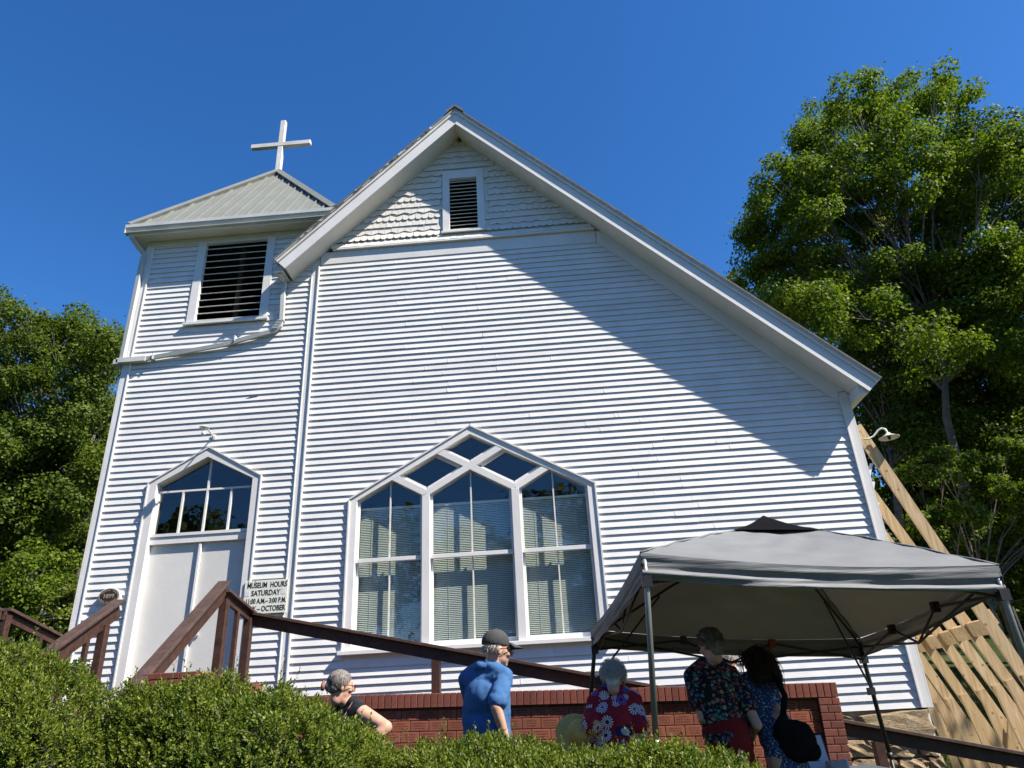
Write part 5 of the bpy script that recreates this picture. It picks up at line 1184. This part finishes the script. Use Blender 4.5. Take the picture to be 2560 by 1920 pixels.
def build_person(label, x, y, g, H, h, head, arms, skin, torso_lean=0., shirt=None, lower=None, sleeve=.55, hem=.50, girth=1.0, lower_kind='trousers', hcurl=.5, shirt_g=.018, flare=0., ag=1.0):
    t = thing('person', label, 'person', (x, y, g), 'visitors at the memorial wall'); F = place_frame(x, y, g, h)
    k = H/1.75; hip = .93*k; sh = 1.43*k; hw = .098*k; sw = .172*k
    lean = lambda z: Vector((0, torso_lean*max(0, (z-hip)/(sh-hip))**1.3, 0))
    P = lambda a, b_, c: F@(Vector((a, b_, c))+lean(c))
    Fq = F.to_3x3()
    tor = [('e', P(0, 0, hip-.02), (.155*k*girth, .112*k*girth, .12*k), Fq), ('e', P(0, .005, hip+.15*k), (.142*k*girth, .105*k*girth, .15*k), Fq), ('e', P(0, 0, hip+.32*k), (.150*k*girth, .108*k*girth, .15*k), Fq), ('c', P(-.10*k, -.005, sh-.045*k), .068*k, P(.10*k, -.005, sh-.045*k), .068*k),
           ('c', P(-sw+.01, -.005, sh-.03*k), .052*k, P(-.04, -.012, sh+.035*k), .05*k), ('c', P(sw-.01, -.005, sh-.03*k), .052*k, P(.04, -.012, sh+.035*k), .05*k)]
    legs = []
    for s_ in (-1, 1):
        hp, kn, an = F@Vector((s_*hw, 0, hip-.05)), F@Vector((s_*hw*1.05, .02, .49*k)), F@Vector((s_*hw*1.1, -.02, .09*k)); legs += [('c', hp, .088*k, kn, .056*k), ('c', kn, .054*k, an, .036*k)]
    T = head_mat(*head[:2], *head[2:]); hc = Vector(head[0])
    nk0 = P(0, .012, sh+.0*k); nk = [('c', nk0, .052*k, T@(Vector((0, -.025, -.055))*k), .054*k)]
    am = []
    sl = []
    for s_, (el, wr, pn) in zip((-1, 1), arms):
        s0 = P(s_*sw, -.005, sh-.04*k); el, wr = Vector(el), Vector(wr); am += [('c', s0, .050*k*ag, el, .038*k*ag), ('c', el, .039*k*ag, el.lerp(wr, .35), .037*k*ag), ('c', el.lerp(wr, .35), .037*k*ag, wr, .025*k)]
        am += hand_prims(wr, wr-el, pn, s_, k, hcurl); e2 = s0.lerp(el, sleeve if sleeve < 1 else 1); sl.append(('c', s0, .064*k, e2, (.060+flare)*k))
        if sleeve > 1: sl.append(('c', el, (.056+flare)*k, el.lerp(wr, sleeve-1), (.048+flare)*k))
    shoes = []
    feet_ = []
    for s_ in (-1, 1): feet_.append(('c', F@Vector((s_*hw*1.1, -.03, .05*k)), .04*k, F@Vector((s_*hw*1.2, .15*k, .035*k)), .035*k))
    body = blob('body', tor+legs+nk+am+head_prims(T, k)+feet_, skin, t, .0085, 3)
    if shirt:
        gi = shirt_g; zb = hem*H
        sp = []
        for pr in tor:
            sp.append(('e', pr[1], tuple(r+gi for r in pr[2]), pr[3]) if pr[0] == 'e' else ('c', pr[1], pr[2]+gi*.8, pr[3], pr[4]+gi*.8))
        sp += sl; sp.append(('c', P(-.035*k, -.015, sh+.02*k), .066*k, P(.035*k, -.015, sh+.02*k), .066*k)); sp.append(('c', P(-.06*k*girth, 0, hip+.0), .105*k*girth, P(-.085*k*girth, 0, sh-.20*k), .085*k*girth)); sp.append(('c', P(.06*k*girth, 0, hip+.0), .105*k*girth, P(.085*k*girth, 0, sh-.20*k), .085*k*girth)); sp.append(('e', P(0, 0, zb+.06), ((.165+flare)*k*girth, (.125+flare)*k*girth, .09), Fq)); blob('shirt', sp, shirt, t, .0095, 4, None, .009)
    if lower:
        if lower_kind == 'trousers':
            lp = [('e', P(0, 0, hip-.03), (.165*k*girth, .122*k*girth, .115*k), Fq)]
            for s_ in (-1, 1): hp, kn, an = F@Vector((s_*hw, 0, hip-.05)), F@Vector((s_*hw*1.05, .02, .49*k)), F@Vector((s_*hw*1.1, -.02, .10*k)); lp += [('c', hp, .100*k, kn, .078*k), ('c', kn, .078*k, an, .068*k)]
        else:
            lp = [('e', P(0, 0, hip-.02), (.178*k*girth, .138*k*girth, .13*k), Fq), ('e', P(0, 0, hip+.07*k), (.182*k*girth, .146*k*girth, .12*k), Fq)]; zk = .38*k
            for j in range(10):
                a = 2*math.pi*j/10; lp.append(('c', F@Vector((.105*k*math.cos(a)*girth, .07*k*math.sin(a)*girth, hip-.06)), .065*k, F@Vector((.185*k*math.cos(a), .145*k*math.sin(a), zk)), .055*k))
        blob('trousers' if lower_kind == 'trousers' else 'skirt', lp, lower, t, .011, 4, None, .010)
    blob('shoes', [(q[0], q[1], q[2]+.012, q[3], q[4]+.012) for q in feet_], 'black_top', t, .011, 3)
    return t, T, k, P, F
# --- man in the blue polo
def px(x_, y_, Y): return at(x_, y_, Y)
g = .30; Y = -4.4; c = px(1213, 1750, Y)
hd = px(1243, 1627, Y-.0)
t, T, k, P, F = build_person('man in a blue polo shirt and dark grey baseball cap facing the church', c.x, Y, g, 1.84, R(30), (hd, R(66), R(5)),
    [(c+Vector((-.10, .26, -.16)), c+Vector((.0, .36, -.30)), (1, 0, 0)), (px(1240, 1768, Y-.21), px(1266, 1850, Y-.17), (-1, .3, 0))], 'skin_fair', 0.02, 'blue_polo', 'khaki', .80, .47, 1.12, flare=.006)
q = T.to_3x3(); E = lambda cc, r: ('e', T@(Vector(cc)*k), tuple(v*k for v in r), q)
capm = blob('baseball_cap', [E((0, -.016, .058), (.087, .106, .094))], 'grey_cap', t, .007, 2)
me = capm.data
for v in me.vertices:       # flat lower rim
    l_ = T.inverted()@(v.co+org(capm)); 
    if l_.z < .035*k: l_.z = .035*k+.012*max(0, -l_.y)/.1; v.co = T@l_-org(capm)
br = MB(); n = 12; vs = []
for j in range(4):
    for i in range(n+1):
        a = math.pi*(.12+.76*i/n); rr2 = .082+.028*j; vs.append(T@(Vector((.082*math.cos(a)*(1+.03*j), .045+(.045+.036*j)*math.sin(a), .046-.010*j+.012*math.sin(a)))*k))
br.add(vs, [(j*(n+1)+i, j*(n+1)+i+1, (j+1)*(n+1)+i+1, (j+1)*(n+1)+i) for j in range(3) for i in range(n)]); bo = br.build('cap_brim', 'grey_cap', t, True); md = bo.modifiers.new('t', 'SOLIDIFY'); md.thickness = .005
MB().ell(T@(Vector((0, -.016, .152))*k), (.008, .008, .006)).build('cap_button', 'grey_cap', t)
strands('hair', t, T, 200, .022, 'hair_white', 5, k, (0, -.1, -1.2), 0, .12, lambda v: v.z < -.02 and v.z > -.5 and v.y < .1, .002)
strands('beard', t, T, 160, .03, 'hair_white', 6, k, (0, .2, -1), 0, .25, lambda v: v.z < -.62 and v.y > .25, .002); glasses(t, T, k); face_bits(t, T, k)
col = blob('collar', [('c', P(-.06*k, -.035, 1.465*k), .032, P(0, -.075*k, 1.478*k), .034), ('c', P(0, -.075*k, 1.478*k), .034, P(.06*k, -.035, 1.465*k), .032), ('c', P(.055*k, -.03, 1.462*k), .024, P(.05*k, .05*k, 1.43*k), .02), ('c', P(-.055*k, -.03, 1.462*k), .024, P(-.05*k, .05*k, 1.43*k), .02)], 'blue_polo', t, .008, 3)
# --- woman with the hair clip
Y = -4.45; hd = px(853, 1717, Y); c = px(858, 1800, Y)
t, T, k, P, F = build_person('woman in a black top with grey streaked hair clipped back, hand on hip', c.x, Y, .30, 1.60, R(38), (hd, R(62), R(6)),
    [(c+Vector((-.27, .05, -.28)), c+Vector((-.2, .2, -.45)), (1, 0, 0)), (px(965, 1818, Y-.14), px(915, 1875, Y-.20), (-1, .2, 0))], 'skin_fair', .06, 'black_top', 'denim', .12, .47, 1.12, ag=1.3)
hair_cap(t, T, 'hair_salt', k, .010, [((0, -.105, -.0), (.036, .030, .05))])
strands('hair_strands', t, T, 460, .13, 'hair_salt', 8, k, (0, -1.3, -.35), 0, .08, lambda v: scalp(v) and v.y > -.6, .0032, 6, 1.10)
MB().tube([T@(Vector((-.03, -.145, .03))*k), T@(Vector((0, -.152, .0))*k), T@(Vector((-.01, -.148, -.04))*k)], [.012, .016, .012], 8).build('hair_clip', 'clay', t, True)
gp2 = MB()
for j in range(7): gp2.ell(T@(Vector((.045, -.09-.004*j, .05-.018*j))*k), (.006, .006, .006), None, 6, 4)
gp2.build('clip_teeth', 'bronze', t); glasses(t, T, k); face_bits(t, T, k)
st = MB().tube([P(.07*k, -.10*k, 1.36*k), P(.10*k, -.06*k, 1.47*k), P(.105*k, .02*k, 1.475*k)], .007, 6).build('strap', 'skin_tan', t)
# --- white haired woman in the starburst blouse
Y = -4.25; hd = px(1534, 1696, Y+.05); c = px(1537, 1800, Y)
t, T, k, P, F = build_person('white haired woman in a red and white starburst blouse', c.x, Y, .28, 1.60, R(6), (hd, R(12), R(22)),
    [(px(1478, 1815, Y-.05), px(1462, 1868, Y+.10), (1, 0, 0)), (px(1598, 1815, Y-.05), px(1607, 1882, Y+.06), (-1, 0, 0))], 'skin_fair', .07, 'starburst_print', 'denim', 1.55, .44, 1.22, flare=.018, shirt_g=.028)
hair_cap(t, T, 'hair_white', k, .008, [((0, -.062, -.045), (.060, .036, .055))]); strands('hair_curls', t, T, 900, .07, 'hair_white', 12, k, (0, -.35, -.25), .009, .5, scalp, .0040, 6, 1.42); glasses(t, T, k); face_bits(t, T, k)
hp = px(1446, 1835, Y+.02); ht = thing('straw_hat', 'yellow straw sun hat held at the side of the starburst blouse', 'hat', (hp.x, hp.y, hp.z-.1))
M_ = Matrix.Translation(hp)@Matrix.Rotation(R(62), 4, 'X')@Matrix.Rotation(R(14), 4, 'Y'); hm = MB().lathe([(.001, .105), (.05, .10), (.082, .07), (.09, .01), (.095, 0), (.135, -.008), (.170, -.022), (.168, -.028), (.13, -.014), (.09, -.008)], (0, 0, 0), 36); hm.v = [tuple(M_@Vector(v)) for v in hm.v]; hm.build('brim_and_crown', 'straw', ht, True)
bp = px(1488, 1884, Y-.05); bt = thing('tote_bag', 'pale patterned tote bag hanging beside the starburst blouse', 'bag', (bp.x, bp.y, bp.z-.3))
blob('bag_body', [('c', bp+Vector((-.075, 0, -.02)), .030, bp+Vector((.085, 0, -.02)), .030), ('c', bp+Vector((-.095, 0, -.26)), .045, bp+Vector((.095, 0, -.26)), .045), ('e', bp+Vector((0, 0, -.14)), (.13, .05, .16))], 'bag_print', bt, .01, 4)
for s_ in (-1, 1): MB().tube([bp+Vector((-.06, s_*.02, .0)), bp+Vector((-.045, s_*.02, .09)), bp+Vector((.0, s_*.02, .13)), bp+Vector((.055, s_*.02, .08)), bp+Vector((.075, s_*.02, .0))], .006, 6).build('handle', 'straw', bt, True); 
for s_ in (-1, 1): MB().tube([bp+Vector((s_*.058+.016*math.cos(a), -.034, .02+.018*math.sin(a))) for a in (2*math.pi*i/12 for i in range(13))], .0035, 5, False).build('ring', 'ring_metal', bt)
# --- woman in the dark floral blouse
Y = -4.0; hd = px(1776, 1615, Y+.02); c = px(1812, 1760, Y-.08)
t, T, k, P, F = build_person('short haired woman in a dark floral blouse and red skirt under the canopy', c.x-.02, Y-.08, .30, 1.77, R(-14), (hd, R(-28), R(16)),
    [(px(1757, 1795, Y-.08), px(1765, 1822, Y+.20), (0, 0, -1)), (px(1893, 1812, Y-.14), px(1880, 1832, Y+.12), (0, 0, -1))], 'skin_fair', .13, 'floral_black', 'red_skirt', .62, .52, 1.04, 'skirt', flare=.016, shirt_g=.022)
hair_cap(t, T, 'hair_fair', k, .012, [((0, -.062, -.050), (.058, .034, .055))]); strands('hair_strands', t, T, 620, .05, 'hair_fair', 15, k, (0, -.5, .1), 0, .35, scalp, .0034, 4, 1.25); glasses(t, T, k); face_bits(t, T, k)
hb = px(1848, 1880, Y-.20); pb = thing('pink_handbag', 'small pink leather handbag behind the low shrub', 'bag', (hb.x, hb.y, hb.z-.2)); blob('bag_body', [('c', hb+Vector((-.01, 0, .07)), .012, hb+Vector((.02, 0, -.12)), .04), ('c', hb+Vector((-.08, 0, -.02)), .02, hb+Vector((.02, 0, -.12)), .04)], 'pink_leather', pb, .008, 4)
# --- woman with long curly hair in the blue dress
Y = -3.95; hd = px(1890, 1662, Y+.12); c = px(1948, 1800, Y-.05)
t, T, k, P, F = build_person('woman with long curly brown hair leaning forward in a blue speckled dress', c.x, Y-.05, .28, 1.66, R(-34), (hd, R(-48), R(34)),
    [(c+Vector((-.22, .12, -.12)), px(1893, 1815, Y+.25), (0, 0, -1)), (px(1946, 1792, Y-.12), px(1882, 1800, Y+.06), (0, 0, -1))], 'skin_tan', .20, 'blue_dots', 'blue_dots', .58, .50, 1.04, 'skirt', flare=.006)
hair_cap(t, T, 'hair_brown', k, .018, [((0, -.085, -.06), (.075, .05, .10))]); strands('hair_curls', t, T, 620, .30, 'hair_brown', 19, k, (0, -.9, -.5), .010, .12, scalp, .0046, 10); face_bits(t, T, k)
bg_ = px(1988, 1842, Y-.16); bb = thing('shoulder_bag', 'large slouchy black shoulder bag on the back of the blue dress', 'bag', (bg_.x, bg_.y, bg_.z-.2))
blob('bag_body', [('e', bg_+Vector((.0, 0, -.03)), (.155, .075, .15)), ('c', bg_+Vector((-.13, .02, -.08)), .05, bg_+Vector((.10, 0, -.10)), .07), ('c', bg_+Vector((-.10, .0, .06)), .05, bg_+Vector((-.06, .0, .14)), .03), ('c', bg_+Vector((-.12, .02, .0)), .06, bg_+Vector((.07, 0, .04)), .06)], 'black_cloth', bb, .01, 5)
s0 = bg_+Vector((-.06, .0, .15)); MB().tube([s0, px(1962, 1740, Y-.20), px(1945, 1703, Y-.12), px(1935, 1690, Y-.02), px(1935, 1700, Y+.1)], [.024, .024, .022, .02, .02], 8).build('strap', 'black_cloth', bb, True)
# --- visitor on the ramp behind the wall
Y = -.95; hd = px(1822, 1652, Y); c = px(1846, 1760, Y)
gr = rz(c.x)-1.0+.02
t, T, k, P, F = build_person('fair haired visitor in a pale blue print shirt standing behind the brick wall', c.x, Y, gr, 1.42, R(200), (hd, R(-75), R(15)),
    [(c+Vector((.25, -.05, -.1)), c+Vector((.2, -.15, -.2)), (0, 0, -1)), (c+Vector((-.25, -.05, -.1)), c+Vector((-.2, -.2, -.2)), (0, 0, -1))], 'skin_fair', .05, 'blue_print', 'khaki', .7, .48, 1.1)
hair_cap(t, T, 'hair_blond', k, .016); strands('hair_strands', t, T, 360, .06, 'hair_blond', 25, k, (0, -.3, -.2), .005, .45, scalp, .0034, 5); face_bits(t, T, k)
